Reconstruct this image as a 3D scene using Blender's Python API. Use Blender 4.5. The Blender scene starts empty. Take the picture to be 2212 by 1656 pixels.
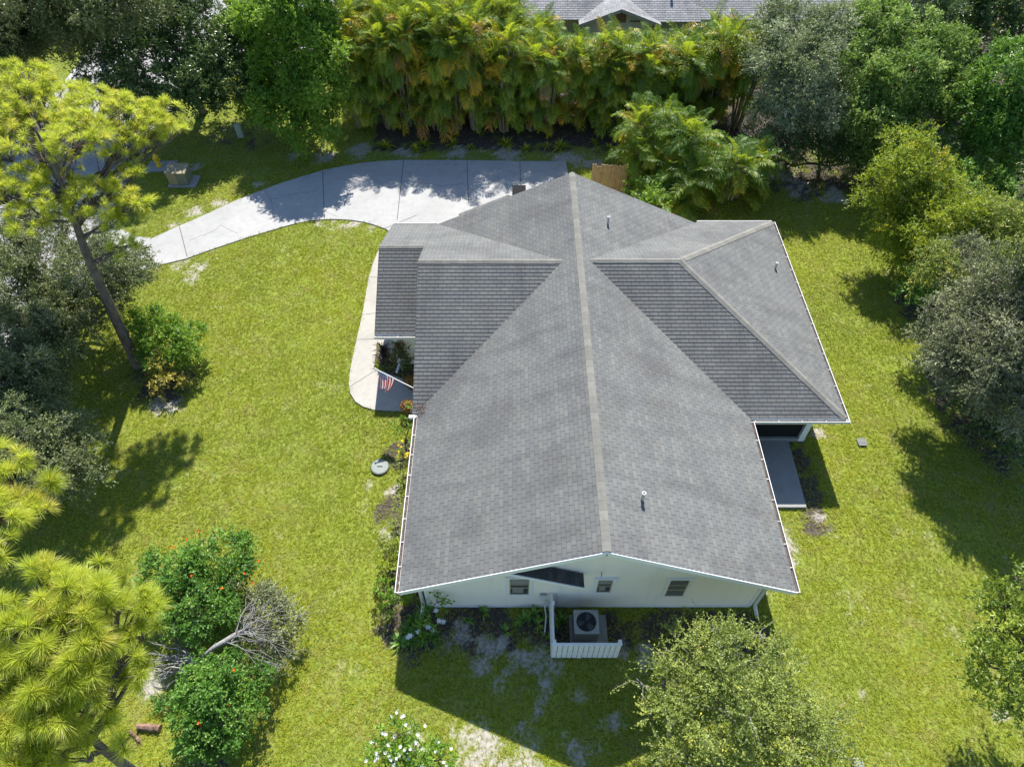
import bpy, math, random
import numpy as np
from mathutils import Vector, Matrix
PI = math.pi
C = bpy.context.scene.collection
sc = bpy.context.scene

# ------------------------------------------------------------------ camera, sky, sun, exposure
F, CX, CY, PITCH, HC = 1500.0, 1106.0, 828.0, math.radians(51.0), 22.0
cd = bpy.data.cameras.new('camera'); cam = bpy.data.objects.new('camera', cd); C.objects.link(cam)
cam.location = (0, 0, HC); cam.rotation_euler = (PI/2 - PITCH, 0, 0)
cd.sensor_width = 36; cd.lens = 36*F/2212.0; cd.clip_end = 3000; cd.clip_start = 0.1
sc.camera = cam
SUN = Vector((0.045, 0.86, 1.0)).normalized()
w = bpy.data.worlds.new('World'); sc.world = w; w.use_nodes = True
nt = w.node_tree; bg = nt.nodes['Background']
sky = nt.nodes.new('ShaderNodeTexSky'); sky.sky_type = 'NISHITA'; sky.sun_disc = False; sky.ozone_density = 4.0; sky.dust_density = 0.4
sky.sun_elevation = math.asin(SUN.z); sky.sun_rotation = math.atan2(SUN.x, SUN.y)
nt.links.new(sky.outputs[0], bg.inputs[0]); bg.inputs[1].default_value = 0.11
ld = bpy.data.lights.new('sun', 'SUN'); ld.energy = 4.9; ld.angle = math.radians(0.5); ld.color = (1.0, 0.95, 0.87)
sun = bpy.data.objects.new('sun', ld); C.objects.link(sun)
sun.rotation_euler = (-SUN).to_track_quat('-Z', 'Y').to_euler(); sun.location = (5, 40, 60)
sc.view_settings.view_transform = 'Standard'; sc.view_settings.look = 'None'
sc.view_settings.gamma = 1; sc.view_settings.exposure = 0.99

# ------------------------------------------------------------------ helpers
def ray(u, v):
    x = (u-CX)/F; y = -(v-CY)/F
    return np.array([x, math.cos(PITCH)+y*math.sin(PITCH), -math.sin(PITCH)+y*math.cos(PITCH)])
def at(u, v, z=0.0):
    r = ray(u, v); return np.array([0, 0, HC]) + r*((z-HC)/r[2])
def g2(pts): return [tuple(at(u, v)[:2]) for u, v in pts]

ORIG = {}
def wloc(o): return np.array(ORIG.get(o.name, (0, 0, 0)), float) if o else np.zeros(3)

class MB:
    def __init__(s): s.v = []; s.f = []; s.t = []; s.n = 0; s.uv = []
    def quads(s, q, tint=None, uv=None):            # q: (N,k,3)
        q = np.asarray(q, float); N, k = q.shape[:2]
        if N == 0: return
        s.v.append(q.reshape(-1, 3)); s.f.append(s.n + np.arange(N*k).reshape(N, k)); s.n += N*k
        s.t.append(np.full(N, 0.5) if tint is None else np.broadcast_to(tint, (N,)).astype(float))
        s.uv.append(np.zeros((N*k, 2)) if uv is None else np.asarray(uv, float).reshape(-1, 2))
    def grid(s, v, f, tint=0.5):                    # shared verts
        v = np.asarray(v, float); f = np.asarray(f, int)
        s.v.append(v); s.f.append(f + s.n); s.n += len(v)
        s.t.append(np.full(len(f), tint)); s.uv.append(np.zeros((f.size, 2)))
    def poly(s, pts, uv=None, tint=0.5): s.quads([pts], tint, uv)
    def box(s, x0, x1, y0, y1, z0, z1, tint=0.5):
        p = [(x0,y0,z0),(x1,y0,z0),(x1,y1,z0),(x0,y1,z0),(x0,y0,z1),(x1,y0,z1),(x1,y1,z1),(x0,y1,z1)]
        s.grid(p, [(3,2,1,0),(4,5,6,7),(0,1,5,4),(1,2,6,5),(2,3,7,6),(3,0,4,7)], tint)
    def bar(s, a, b, wd, ht, up=(0, 0, 1), tint=0.5):   # box along a->b
        a = Vector(a); b = Vector(b); d = (b-a).normalized(); u = Vector(up)
        sd = d.cross(u).normalized(); u = sd.cross(d).normalized()
        p = [tuple(q + sd*i*wd/2 + u*j*ht/2) for q in (a, b) for i, j in ((-1,-1),(1,-1),(1,1),(-1,1))]
        s.grid(p, [(0,3,2,1),(4,5,6,7),(0,1,5,4),(1,2,6,5),(2,3,7,6),(3,0,4,7)][::1], tint)
    def prism(s, poly, z0, z1, tint=0.5):
        n = len(poly); b = [(x, y, z0) for x, y in poly]; t = [(x, y, z1) for x, y in poly]
        s.quads([t], tint); s.quads([b[::-1]], tint)
        s.quads([[b[i], b[(i+1) % n], t[(i+1) % n], t[i]] for i in range(n)], tint)
    def tube(s, pts, rad, k=6, tint=0.5):
        P = np.asarray(pts, float); n = len(P); R = np.broadcast_to(rad, (n,))
        T = np.gradient(P, axis=0); T /= np.linalg.norm(T, axis=1)[:, None]+1e-9
        ref = np.array([0, 0, 1.0]) if abs(T[:, 2]).mean() < .85 else np.array([1.0, 0, 0])
        A = np.cross(T, ref); A /= np.linalg.norm(A, axis=1)[:, None]+1e-9; B = np.cross(T, A)
        an = np.arange(k)*2*PI/k
        V = P[:, None] + R[:, None, None]*(np.cos(an)[None, :, None]*A[:, None] + np.sin(an)[None, :, None]*B[:, None])
        f = [(i*k+j, i*k+(j+1) % k, (i+1)*k+(j+1) % k, (i+1)*k+j) for i in range(n-1) for j in range(k)]
        s.grid(V.reshape(-1, 3), f, tint)
        s.quads([V[-1]], tint); s.quads([V[0][::-1]], tint)
    def lathe(s, c, prof, k=16, tint=0.5):
        an = np.arange(k)*2*PI/k
        V = np.array([[(c[0]+r*math.cos(a), c[1]+r*math.sin(a), c[2]+z) for a in an] for r, z in prof])
        n = len(prof)
        s.grid(V.reshape(-1, 3), [(i*k+j, i*k+(j+1) % k, (i+1)*k+(j+1) % k, (i+1)*k+j) for i in range(n-1) for j in range(k)], tint)
        s.quads([V[-1]], tint)
    def build(s, name, mat, parent=None, smooth=False, origin=None):
        o0 = wloc(parent) if parent else (np.array(origin, float) if origin is not None else np.zeros(3))
        me = bpy.data.meshes.new(name)
        V = np.concatenate(s.v) - o0 if s.v else np.zeros((0, 3))
        me.vertices.add(len(V)); me.vertices.foreach_set('co', V.astype(np.float32).ravel())
        li = np.concatenate([f.ravel() for f in s.f]); sz = np.concatenate([np.full(len(f), f.shape[1]) for f in s.f])
        me.loops.add(len(li)); me.loops.foreach_set('vertex_index', li.astype(np.int32))
        me.polygons.add(len(sz)); me.polygons.foreach_set('loop_start', (np.cumsum(sz)-sz).astype(np.int32))
        me.update(calc_edges=True)
        at_ = me.attributes.new('tint', 'FLOAT', 'FACE'); at_.data.foreach_set('value', np.concatenate(s.t).astype(np.float32))
        uvs = np.concatenate(s.uv)
        if uvs.any():
            ul = me.uv_layers.new(name='UVMap'); ul.data.foreach_set('uv', uvs.astype(np.float32).ravel())
        me.polygons.foreach_set('use_smooth', np.full(len(sz), bool(smooth)))
        me.materials.append(mat)
        o = bpy.data.objects.new(name, me); C.objects.link(o)
        if parent: o.parent = parent
        elif origin is not None: o.location = origin
        ORIG[o.name] = tuple(o0)
        return o

def tag(o, label=None, cat=None, group=None, kind=None):
    if label: o['label'] = label
    if cat: o['category'] = cat
    if group: o['group'] = group
    if kind: o['kind'] = kind
    return o
def thing(name, label, cat, loc, group=None):
    o = bpy.data.objects.new(name, None); C.objects.link(o); o.location = tuple(loc); o.empty_display_size = .3
    ORIG[o.name] = tuple(loc); return tag(o, label, cat, group)
def dup(root, loc, rz=0, s=(1, 1, 1), label=None, group=None):
    r = root.copy(); C.objects.link(r); r.location = tuple(loc); r.rotation_euler = (0, 0, rz); r.scale = s
    if label: r['label'] = label
    if group: r['group'] = group
    for ch in list(root.children):
        c = ch.copy(); C.objects.link(c); c.parent = r
    return r

# ------------------------------------------------------------------ materials
class NT:
    def __init__(s, name):
        s.m = bpy.data.materials.new(name); s.m.use_nodes = True; s.t = s.m.node_tree; s.t.nodes.clear()
        s.out = s.n('ShaderNodeOutputMaterial')
    def n(s, typ, **k):
        x = s.t.nodes.new(typ)
        for a, b in k.items(): setattr(x, a, b)
        return x
    def L(s, a, b): s.t.links.new(a, b)
    def val(s, sock, v):
        if isinstance(v, bpy.types.NodeSocket): s.L(v, sock)
        elif isinstance(v, (tuple, list)) and len(v) == 3 and sock.type == 'RGBA': sock.default_value = (*v, 1)
        else: sock.default_value = v
    def math(s, op, a, b=None, c=None):
        x = s.n('ShaderNodeMath', operation=op); s.val(x.inputs[0], a)
        if b is not None: s.val(x.inputs[1], b)
        if c is not None: s.val(x.inputs[2], c)
        return x.outputs[0]
    def noise(s, scale, detail=3, rough=.55, vec=None, dist=0):
        x = s.n('ShaderNodeTexNoise'); x.inputs['Scale'].default_value = scale; x.inputs['Detail'].default_value = detail
        x.inputs['Roughness'].default_value = rough; x.inputs['Distortion'].default_value = dist
        s.L(vec if vec else s.pos(), x.inputs['Vector']); return x.outputs['Fac']
    def pos(s):
        if not hasattr(s, '_p'): s._p = s.n('ShaderNodeNewGeometry').outputs['Position']
        return s._p
    def ramp(s, fac, stops, interp='LINEAR'):
        x = s.n('ShaderNodeValToRGB'); cr = x.color_ramp; cr.interpolation = interp
        while len(cr.elements) < len(stops): cr.elements.new(.5)
        for e, (p, c) in zip(cr.elements, stops):
            e.position = p; e.color = (*c, 1) if not isinstance(c, float) else (c, c, c, 1)
        s.val(x.inputs[0], fac); return x.outputs[0]
    def mix(s, f, a, b, mode='MIX'):
        x = s.n('ShaderNodeMix', data_type='RGBA', blend_type=mode)
        s.val(x.inputs[0], f); s.val(x.inputs[6], a); s.val(x.inputs[7], b); return x.outputs[2]
    def attr(s, name): return s.n('ShaderNodeAttribute', attribute_name=name).outputs['Fac']
    def mapr(s, v, a, b, c=0., d=1.):
        x = s.n('ShaderNodeMapRange'); s.val(x.inputs[0], v)
        for i, q in enumerate((a, b, c, d)): x.inputs[i+1].default_value = q
        return x.outputs[0]
    def bsdf(s, col, rough=.7, metal=0, spec=.3, bump=None, bstr=.3, bdist=.02):
        b = s.n('ShaderNodeBsdfPrincipled'); s.val(b.inputs['Base Color'], col); s.val(b.inputs['Roughness'], rough)
        b.inputs['Metallic'].default_value = metal; b.inputs['Specular IOR Level'].default_value = spec
        if bump is not None:
            bn = s.n('ShaderNodeBump'); bn.inputs['Strength'].default_value = bstr; bn.inputs['Distance'].default_value = bdist
            s.L(bump, bn.inputs['Height']); s.L(bn.outputs[0], b.inputs['Normal'])
        return b
    def end(s, sh): s.L(sh.outputs[0], s.out.inputs[0]); return s.m

def mat_plain(name, col, rough=.6, metal=0, spec=.35, var=.12, scale=6.0):
    t = NT(name); n = t.noise(scale, 4)
    c = t.mix(n, tuple(x*(1-var) for x in col), tuple(min(1, x*(1+var)) for x in col))
    n2 = t.noise(scale*.25, 3); c = t.mix(t.mapr(n2, .5, .75, 0, var*1.5), c, tuple(x*.6 for x in col))
    return t.end(t.bsdf(c, rough, metal, spec))

def mat_leaf(name, stops, transl=.38, tcol=(.25, .34, .03), rough=.42, spec=.4, tmix=.55, gain=1.65):
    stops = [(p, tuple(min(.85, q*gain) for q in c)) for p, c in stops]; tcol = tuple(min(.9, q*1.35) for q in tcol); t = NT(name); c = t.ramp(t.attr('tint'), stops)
    b = t.bsdf(c, rough, 0, spec)
    tr = t.n('ShaderNodeBsdfTranslucent'); t.L(t.mix(tmix, c, tcol), tr.inputs[0])
    mx = t.n('ShaderNodeMixShader'); mx.inputs[0].default_value = transl*.82
    t.L(b.outputs[0], mx.inputs[1]); t.L(tr.outputs[0], mx.inputs[2]); return t.end(mx)

def mat_shingle(name, a, b, c3, moss=.5):
    t = NT(name); uv = t.n('ShaderNodeUVMap').outputs[0]
    sp = t.n('ShaderNodeSeparateXYZ'); t.L(uv, sp.inputs[0]); u, v = sp.outputs[0], sp.outputs[1]
    row = t.math('FLOOR', v)
    wn = t.n('ShaderNodeTexWhiteNoise', noise_dimensions='1D'); t.L(row, wn.inputs['W'])
    uu = t.math('ADD', t.math('DIVIDE', u, .305), t.math('ADD', t.math('MULTIPLY', row, .5), t.math('MULTIPLY', wn.outputs[0], .18)))
    cell = t.math('FLOOR', uu); fr = t.math('FRACT', uu)
    cb = t.n('ShaderNodeCombineXYZ'); t.L(cell, cb.inputs[0]); t.L(row, cb.inputs[1])
    w2 = t.n('ShaderNodeTexWhiteNoise', noise_dimensions='2D'); t.L(cb.outputs[0], w2.inputs['Vector'])
    w3 = t.n('ShaderNodeTexWhiteNoise', noise_dimensions='2D')
    c2 = t.n('ShaderNodeCombineXYZ'); t.L(t.math('FLOOR', t.math('DIVIDE', cell, 3.0)), c2.inputs[0]); t.L(row, c2.inputs[1]); t.L(c2.outputs[0], w3.inputs['Vector'])
    col = t.ramp(t.math('ADD', t.math('MULTIPLY', w2.outputs[0], .65), t.math('MULTIPLY', w3.outputs[0], .35)), [(0, a), (.55, b), (1, c3)])
    # streaks of algae running down the slope
    cs = t.n('ShaderNodeCombineXYZ'); t.L(t.math('MULTIPLY', u, 1.6), cs.inputs[0]); t.L(t.math('MULTIPLY', v, .05), cs.inputs[1])
    st = t.noise(1.0, 5, .65, cs.outputs[0])
    col = t.mix(t.mapr(st, .48, .78, 0, .5), col, (.055, .054, .055))
    big = t.noise(.55, 4, .6)
    col = t.mix(t.mapr(big, .47, .7, 0, .42), col, (.075, .073, .078))
    gr = t.noise(60, 2); col = t.mix(.35, col, t.ramp(gr, [(.25, .04), (.75, .55)]), 'OVERLAY')
    big2 = t.noise(1.1, 3); col = t.mix(t.mapr(big2, .55, .8, 0, .25), col, (.20, .19, .165))
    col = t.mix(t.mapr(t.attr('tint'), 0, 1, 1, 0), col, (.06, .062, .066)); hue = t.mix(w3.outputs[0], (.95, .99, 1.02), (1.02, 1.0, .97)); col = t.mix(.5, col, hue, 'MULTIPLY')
    gap = t.math('LESS_THAN', fr, .065); col = t.mix(t.math('MULTIPLY', gap, .7), col, (.03, .03, .03))
    low = t.math('LESS_THAN', t.math('FRACT', v), .13); col = t.mix(t.math('MULTIPLY', low, .22), col, (.04, .04, .042))  # butt shadow painted along the lower edge of every course
    return t.end(t.bsdf(col, .95, 0, .12, gr, .35, .004))

def mat_concrete(name, base, dark, sc_=1.0):
    t = NT(name); n1 = t.noise(.35*sc_, 5, .6); n2 = t.noise(3*sc_, 5, .6); n3 = t.noise(60, 2)
    c = t.mix(t.mapr(n1, .35, .7), base, dark)
    c = t.mix(t.mapr(n2, .45, .8, 0, .45), c, tuple(x*.75 for x in dark)); n4 = t.noise(.9*sc_, 6, .7, None, 1.2); c = t.mix(t.mapr(n4, .55, .68, 0, .35), c, tuple(x*.6 for x in dark))
    c = t.mix(t.mapr(n3, .3, .7, 0, .2), c, tuple(x*.6 for x in dark))
    return t.end(t.bsdf(c, .88, 0, .2, n2, .15, .01))

def mat_bark(name, a, b, sc_=8):
    t = NT(name); mp = t.n('ShaderNodeMapping'); t.L(t.pos(), mp.inputs[0]); mp.inputs['Scale'].default_value = (1, 1, .35)
    n = t.noise(sc_, 5, .65, mp.outputs[0]); return t.end(t.bsdf(t.ramp(n, [(.3, a), (.7, b)]), .9, 0, .15, n, .8, .03))

M = {}
M['shingle'] = mat_shingle('shingle', (.165, .169, .164), (.185, .19, .184), (.213, .217, .205))
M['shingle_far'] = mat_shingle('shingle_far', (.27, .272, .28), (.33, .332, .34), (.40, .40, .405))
M['shingle_dark'] = mat_shingle('shingle_dark', (.06, .06, .065), (.085, .085, .09), (.11, .11, .115))
def ridge_mat():
    t = NT('ridge_shingle'); c = t.ramp(t.attr('tint'), [(0, (.17, .166, .148)), (1, (.22, .214, .19))]); n = t.noise(9, 4)
    return t.end(t.bsdf(t.mix(t.mapr(n, .45, .8, 0, .5), c, (.12, .12, .11)), .95, 0, .1))
M['ridge'] = ridge_mat()
M['white'] = mat_plain('white_paint', (.8, .8, .78), .5, 0, .35, .06, 5)
M['gutter'] = mat_plain('gutter_paint', (.62, .615, .6), .45, 0, .4, .14, 7)
M['litter'] = mat_plain('gutter_litter', (.12, .095, .08), .95, 0, .1, .45, 30)
def siding():
    t = NT('siding'); n = t.noise(2.2, 5, .6); mp = t.n('ShaderNodeMapping'); t.L(t.pos(), mp.inputs[0]); mp.inputs['Scale'].default_value = (3, 3, .5)
    n2 = t.noise(1.5, 4, .6, mp.outputs[0])
    c = t.mix(n, (.90, .82, .68), (.85, .775, .65)); c = t.mix(t.mapr(n2, .5, .85, 0, .3), c, (.6, .58, .5))
    return t.end(t.bsdf(c, .6, 0, .3))
M['siding'] = siding()
M['siding_far'] = mat_plain('siding_far', (.42, .44, .4), .7)
M['glass'] = mat_plain('window_glass', (.07, .08, .085), .12, 0, .6, .3, 3)
M['sash'] = mat_plain('tan_sash', (.42, .34, .2), .5)
M['blind'] = mat_plain('blinds', (.26, .25, .23), .6)
M['screen'] = mat_plain('porch_screen', (.012, .014, .016), .7, 0, .2)
M['concrete'] = mat_concrete('concrete', (.40, .40, .39), (.33, .33, .325))
M['walk'] = mat_concrete('walk_concrete', (.42, .40, .365), (.35, .335, .30), 1.6)
M['patio'] = mat_concrete('patio_concrete', (.33, .33, .32), (.27, .27, .26), 1.5)
M['asphalt'] = mat_concrete('street_paving', (.34, .335, .33), (.28, .275, .27))
M['joint'] = mat_plain('joint_dirt', (.11, .105, .09), .95)
M['acmetal'] = mat_plain('ac_metal', (.33, .35, .35), .45, .3, .4, .1, 12)
M['acdark'] = mat_plain('ac_dark', (.025, .03, .035), .5)
M['bark_pine'] = mat_bark('pine_bark', (.07, .055, .045), (.2, .165, .14), 7)
M['bark_grey'] = mat_bark('grey_bark', (.12, .11, .1), (.32, .3, .28), 9)
M['bark_brown'] = mat_bark('brown_bark', (.05, .042, .032), (.15, .125, .1), 9)
M['bark_palm'] = mat_bark('palm_bark', (.14, .13, .08), (.3, .28, .18), 5)
M['deadwood'] = mat_bark('dead_wood', (.14, .132, .126), (.38, .365, .345), 10)
M['rust'] = mat_bark('red_wood', (.10, .055, .035), (.3, .2, .15), 10)
Y = (.30, .38, .03)
M['lf_green'] = mat_leaf('leaf_green', [(0, (.03, .08, .012)), (.5, (.07, .155, .022)), (1, (.15, .24, .04))], .4, (.26, .42, .03))
M['lf_bright'] = mat_leaf('leaf_bright', [(0, (.04, .095, .012)), (.5, (.10, .19, .022)), (1, (.20, .28, .035))], .45, (.34, .48, .03))
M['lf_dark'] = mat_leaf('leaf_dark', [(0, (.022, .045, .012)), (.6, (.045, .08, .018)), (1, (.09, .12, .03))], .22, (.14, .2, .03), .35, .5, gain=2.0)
M['lf_oak'] = mat_leaf('leaf_oak', [(0, (.035, .055, .02)), (.5, (.085, .11, .035)), (1, (.2, .205, .09))], .32, (.2, .24, .05), .42, .45, gain=1.75)
M['lf_grey'] = mat_leaf('leaf_grey', [(0, (.055, .065, .032)), (.5, (.125, .14, .065)), (1, (.27, .28, .16))], .3, (.24, .27, .07), .45, .4)
M['lf_silver'] = mat_leaf('leaf_silver', [(0, (.07, .10, .035)), (.5, (.16, .19, .09)), (1, (.34, .36, .24))], .36, (.22, .28, .06), .45, .35)
M['lf_shine'] = mat_leaf('leaf_shine', [(0, (.045, .09, .018)), (.5, (.12, .185, .035)), (1, (.25, .31, .09))], .42, (.25, .38, .05), .45, .35)
M['lf_yellow'] = mat_leaf('leaf_yellow', [(0, (.05, .09, .012)), (.5, (.145, .20, .02)), (.85, (.27, .30, .025)), (1, (.32, .24, .02))], .46, (.46, .52, .02))
M['lf_olive'] = mat_leaf('leaf_olive', [(0, (.07, .095, .022)), (.5, (.13, .165, .035)), (.9, (.21, .235, .06)), (1, (.3, .27, .04))], .4, (.38, .44, .05), gain=1.9)
M['lf_lime'] = mat_leaf('leaf_lime', [(0, (.045, .08, .012)), (.5, (.11, .155, .02)), (1, (.22, .26, .04))], .4, (.38, .46, .03))
M['lf_gold'] = mat_leaf('leaf_gold', [(0, (.15, .15, .03)), (.6, (.28, .24, .045)), (1, (.4, .32, .06))], .35, (.5, .42, .05))
M['lf_croton'] = mat_leaf('leaf_croton', [(0, (.03, .05, .015)), (.6, (.06, .085, .02)), (1, (.18, .07, .03))], .25)
M['lf_ti'] = mat_leaf('leaf_ti', [(0, (.02, .018, .016)), (1, (.075, .045, .04))], .15, (.1, .04, .03), gain=1.1)
M['lf_mum'] = mat_leaf('leaf_mum', [(0, (.16, .07, .008)), (1, (.3, .14, .015))], .1, (.5, .2, .01), gain=1.1)
M['needle'] = mat_leaf('pine_needle', [(0, (.13, .18, .022)), (.5, (.28, .34, .04)), (.9, (.42, .46, .08)), (1, (.34, .25, .08))], .55, (.66, .74, .07), .4, .45, .6, 1.4)
M['palm'] = mat_leaf('palm_leaflet', [(0, (.035, .085, .012)), (.3, (.085, .155, .014)), (.5, (.19, .21, .015)), (.74, (.38, .21, .012)), (.88, (.26, .12, .03)), (1, (.2, .14, .09))], .5, (.46, .52, .02), .42, .35)
M['banana'] = mat_leaf('banana_leaf', [(0, (.04, .09, .03)), (1, (.10, .17, .05))], .3, (.25, .36, .05), .3, .55, gain=1.1)
M['fl_orange'] = mat_leaf('flower_orange', [(0, (.7, .1, .01)), (1, (.85, .2, .02))], .3, (.9, .25, .02), gain=1.1)
M['fl_white'] = mat_leaf('flower_white', [(0, (.78, .78, .76)), (1, (.85, .85, .83))], .25, (.9, .9, .88), gain=1.1)
M['fl_yellow'] = mat_leaf('flower_yellow', [(0, (.7, .5, .02)), (1, (.8, .62, .04))], .3, (.9, .7, .03), gain=1.1)
M['water'] = mat_plain('pool_water', (.04, .24, .27), .1, 0, .5, .1, 1)

# ------------------------------------------------------------------ value noise in python, ground masks
_rng0 = np.random.default_rng(5); _lat = _rng0.random((256, 256))
def vnoise(x, y):
    xi = np.floor(x).astype(int); yi = np.floor(y).astype(int); fx = x-xi; fy = y-yi
    fx = fx*fx*(3-2*fx); fy = fy*fy*(3-2*fy); g = lambda a, b: _lat[a % 256, b % 256]
    return (g(xi, yi)*(1-fx)+g(xi+1, yi)*fx)*(1-fy)+(g(xi, yi+1)*(1-fx)+g(xi+1, yi+1)*fx)*fy
def fbm(x, y, o=4):
    s = 0; a = .5; t = 0
    for i in range(o): s = s + a*vnoise(x*2**i+i*17.3, y*2**i+i*9.1); t += a; a *= .55
    return s/t
def inpoly(x, y, poly):
    r = np.zeros(x.shape, bool); n = len(poly); j = n-1
    for i in range(n):
        xi, yi = poly[i]; xj, yj = poly[j]
        c = ((yi > y) != (yj > y)) & (x < (xj-xi)*(y-yi)/((yj-yi) or 1e-9)+xi); r ^= c; j = i
    return r

DRIVE = g2([(1222,349),(1130,349),(1000,347),(870,346.5),(820,349),(780,353),(740,360),(700,368),(650,383),(600,399),(550,418),(500,438),(440,466),(380,492),(330,515)]) + \
    [(-18.6, 27.1), (-20.6, 28.6), (-20.6, 21.6), (-18.4, 24.0)] + \
    g2([(345,573),(400,560),(450,542),(500,525),(540,512),(580,500),(610,491),(640,483),(665,478),(690,475),(725,474),(760,476),(785,480),(805,485),(833,495),(870,520)]) + [(-4.6, 22.5), (1.5, 22.5), (3.2, 30.5)]
WALK = [(-4.0, 24.3)] + g2([(818,541),(806,570),(797,600),(790,640),(783,680),(774,720),(763,770),(757,800),(754,830),(757,850),(768,868),(785,879),(808,886),(850,888),(900,888)]) + [(-3.0, 15.9), (-3.0, 17.35)] + g2([(808,797),(815,740)]) + [(-4.95, 19.2), (-4.9, 24.3)]
PATIO = [(8.0, 14.95), (10.52, 14.95), (10.45, 12.1), (8.0, 12.1)]
def arc(cx, cy, r, a0, a1, n):
    return [(cx+r*math.cos(math.radians(a0+(a1-a0)*i/n)), cy+r*math.sin(math.radians(a0+(a1-a0)*i/n))) for i in range(n+1)]
STREET = [(-27.7, -20), (-20.5, -20), (-20.5, 40)] + arc(-19.5, 52, 9.2, -96, 160, 20)[0:17] + [(-27.9, 52), (-27.9, 44)]
HOUSE = [(-2.7, 8.5), (7.7, 8.5), (7.7, 15), (11.1, 15), (11.1, 24.5), (-4.9, 24.5), (-4.9, 18.8), (-2.7, 18.8)]
FARHOUSE = [(-4, 45), (24, 48), (24, 60), (-4, 60)]
POOL = [(16.4, 42.6), (19.2, 42.6), (19.2, 48.5), (16.4, 48.5)]
sand_px = [(1000,1362,.55),(960,1380,.4),(1060,1385,.6),(1150,1430,.7),(1180,1470,.5),(1170,1530,.6),(1130,1580,.7),(1060,1605,.9),(1130,1620,1.1),(1000,1590,.5),(1090,1480,.5),(1120,1500,.5),(1190,1440,.5),(1250,1500,.4),(1040,1440,.35),(1330,1560,.4),(1400,1420,.5),(1340,1400,.4),(1240,1625,.6),(1300,1600,.5),(1060,1650,1.1),
  (905,1585,.4),(405,600,.7),(395,570,.6),(430,575,.5),(480,1140,.35),(760,487,.7),(720,484,.6),(800,493,.6),(690,481,.4),(470,440,.6),(380,485,.5),(420,455,.6),(1712,1180,.45),(1705,1145,.4),(1718,1215,.35),(1765,935,.35),(1770,1108,.35),(1660,1285,.3),
  (365,872,.6),(335,880,.5),(700,335,.9),(780,325,1.0),(870,335,.9),(1000,335,1.2),(1100,335,1.2),(1260,345,1.0),(590,440,.5),(640,330,.8),(850,1060,.45),(830,1150,.4),(800,1050,.3),(2170,1545,.3),(1860,1500,.2),(1620,1445,.4),(600,1160,.2),(640,1330,.2),(930,1010,.2),
  (690,385,.4),(560,398,.4),(1690,375,1.2),(1720,410,1.0),(1800,425,1.0),(330,1490,.5),(520,455,.25),(1230,345,1.2),(1275,350,1.0),(420,360,.6)]
SAND = [(at(u, v)[0], at(u, v)[1], r*1.25) for u, v, r in sand_px]
dirt_px = [(355,840,1.3),(330,790,1.2),(300,800,.8),(880,1330,1.2),(880,1390,.9),(880,1250,.8),(862,1100,.9),(868,980,.8),(1000,1325,.9),(850,770,.8),(870,790,.8),(440,1330,1.2),(465,1590,1.1),(2070,820,2.),(2120,900,2.2),(2180,950,2.2),(1990,660,1.4),(2060,560,2.5),(1720,400,1.6),(1780,380,1.8),(1680,330,2.5),(1850,380,2.2)]
DIRT = [(at(u, v)[0], at(u, v)[1], r) for u, v, r in dirt_px]
def f_sand(x, y):
    s = np.zeros(x.shape)
    n = fbm(x*1.3, y*1.3); n2 = fbm(x*5+40, y*5+9, 3)
    for cx, cy, r in SAND:
        d2 = ((x-cx)**2+(y-cy)**2)/(r*r); s = np.maximum(s, np.exp(-d2*1.5))
    a = s*(.1+1.25*n)+(n2-.5)*.9*(s > .08)
    b = (fbm(x*.9+70, y*.9+30) > .69)*.35*(n2 > .55)      # small worn spots over the lawn
    return np.clip((a-.3)*1.9, 0, .85) + b
def f_dirt(x, y):
    s = np.zeros(x.shape); n = fbm(x*1.1+8, y*1.1+3)
    for cx, cy, r in DIRT: s = np.maximum(s, np.exp(-((x-cx)**2+(y-cy)**2)/(r*r)*.8))
    s = np.maximum(s, np.exp(-np.maximum(0, np.abs(x-2.6)-5.)**2*1.5-((y-7.75)/.95)**2))
    s = np.maximum(s, np.exp(-np.maximum(0, np.abs(y-13)-1.7)**2*2-((x-10.6)/1.0)**2)*.8)
    s = np.maximum(s, 1/(1+np.exp(-(y-34.3)*2))*((x > -8)))
    s = np.maximum(s, np.exp(-((y-36)/3.)**2-((x+16)/4)**2)*.62)
    return np.clip((s*(.1+1.8*fbm(x*2.3+8, y*2.3+3))-.4)*2, 0, 1)

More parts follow.
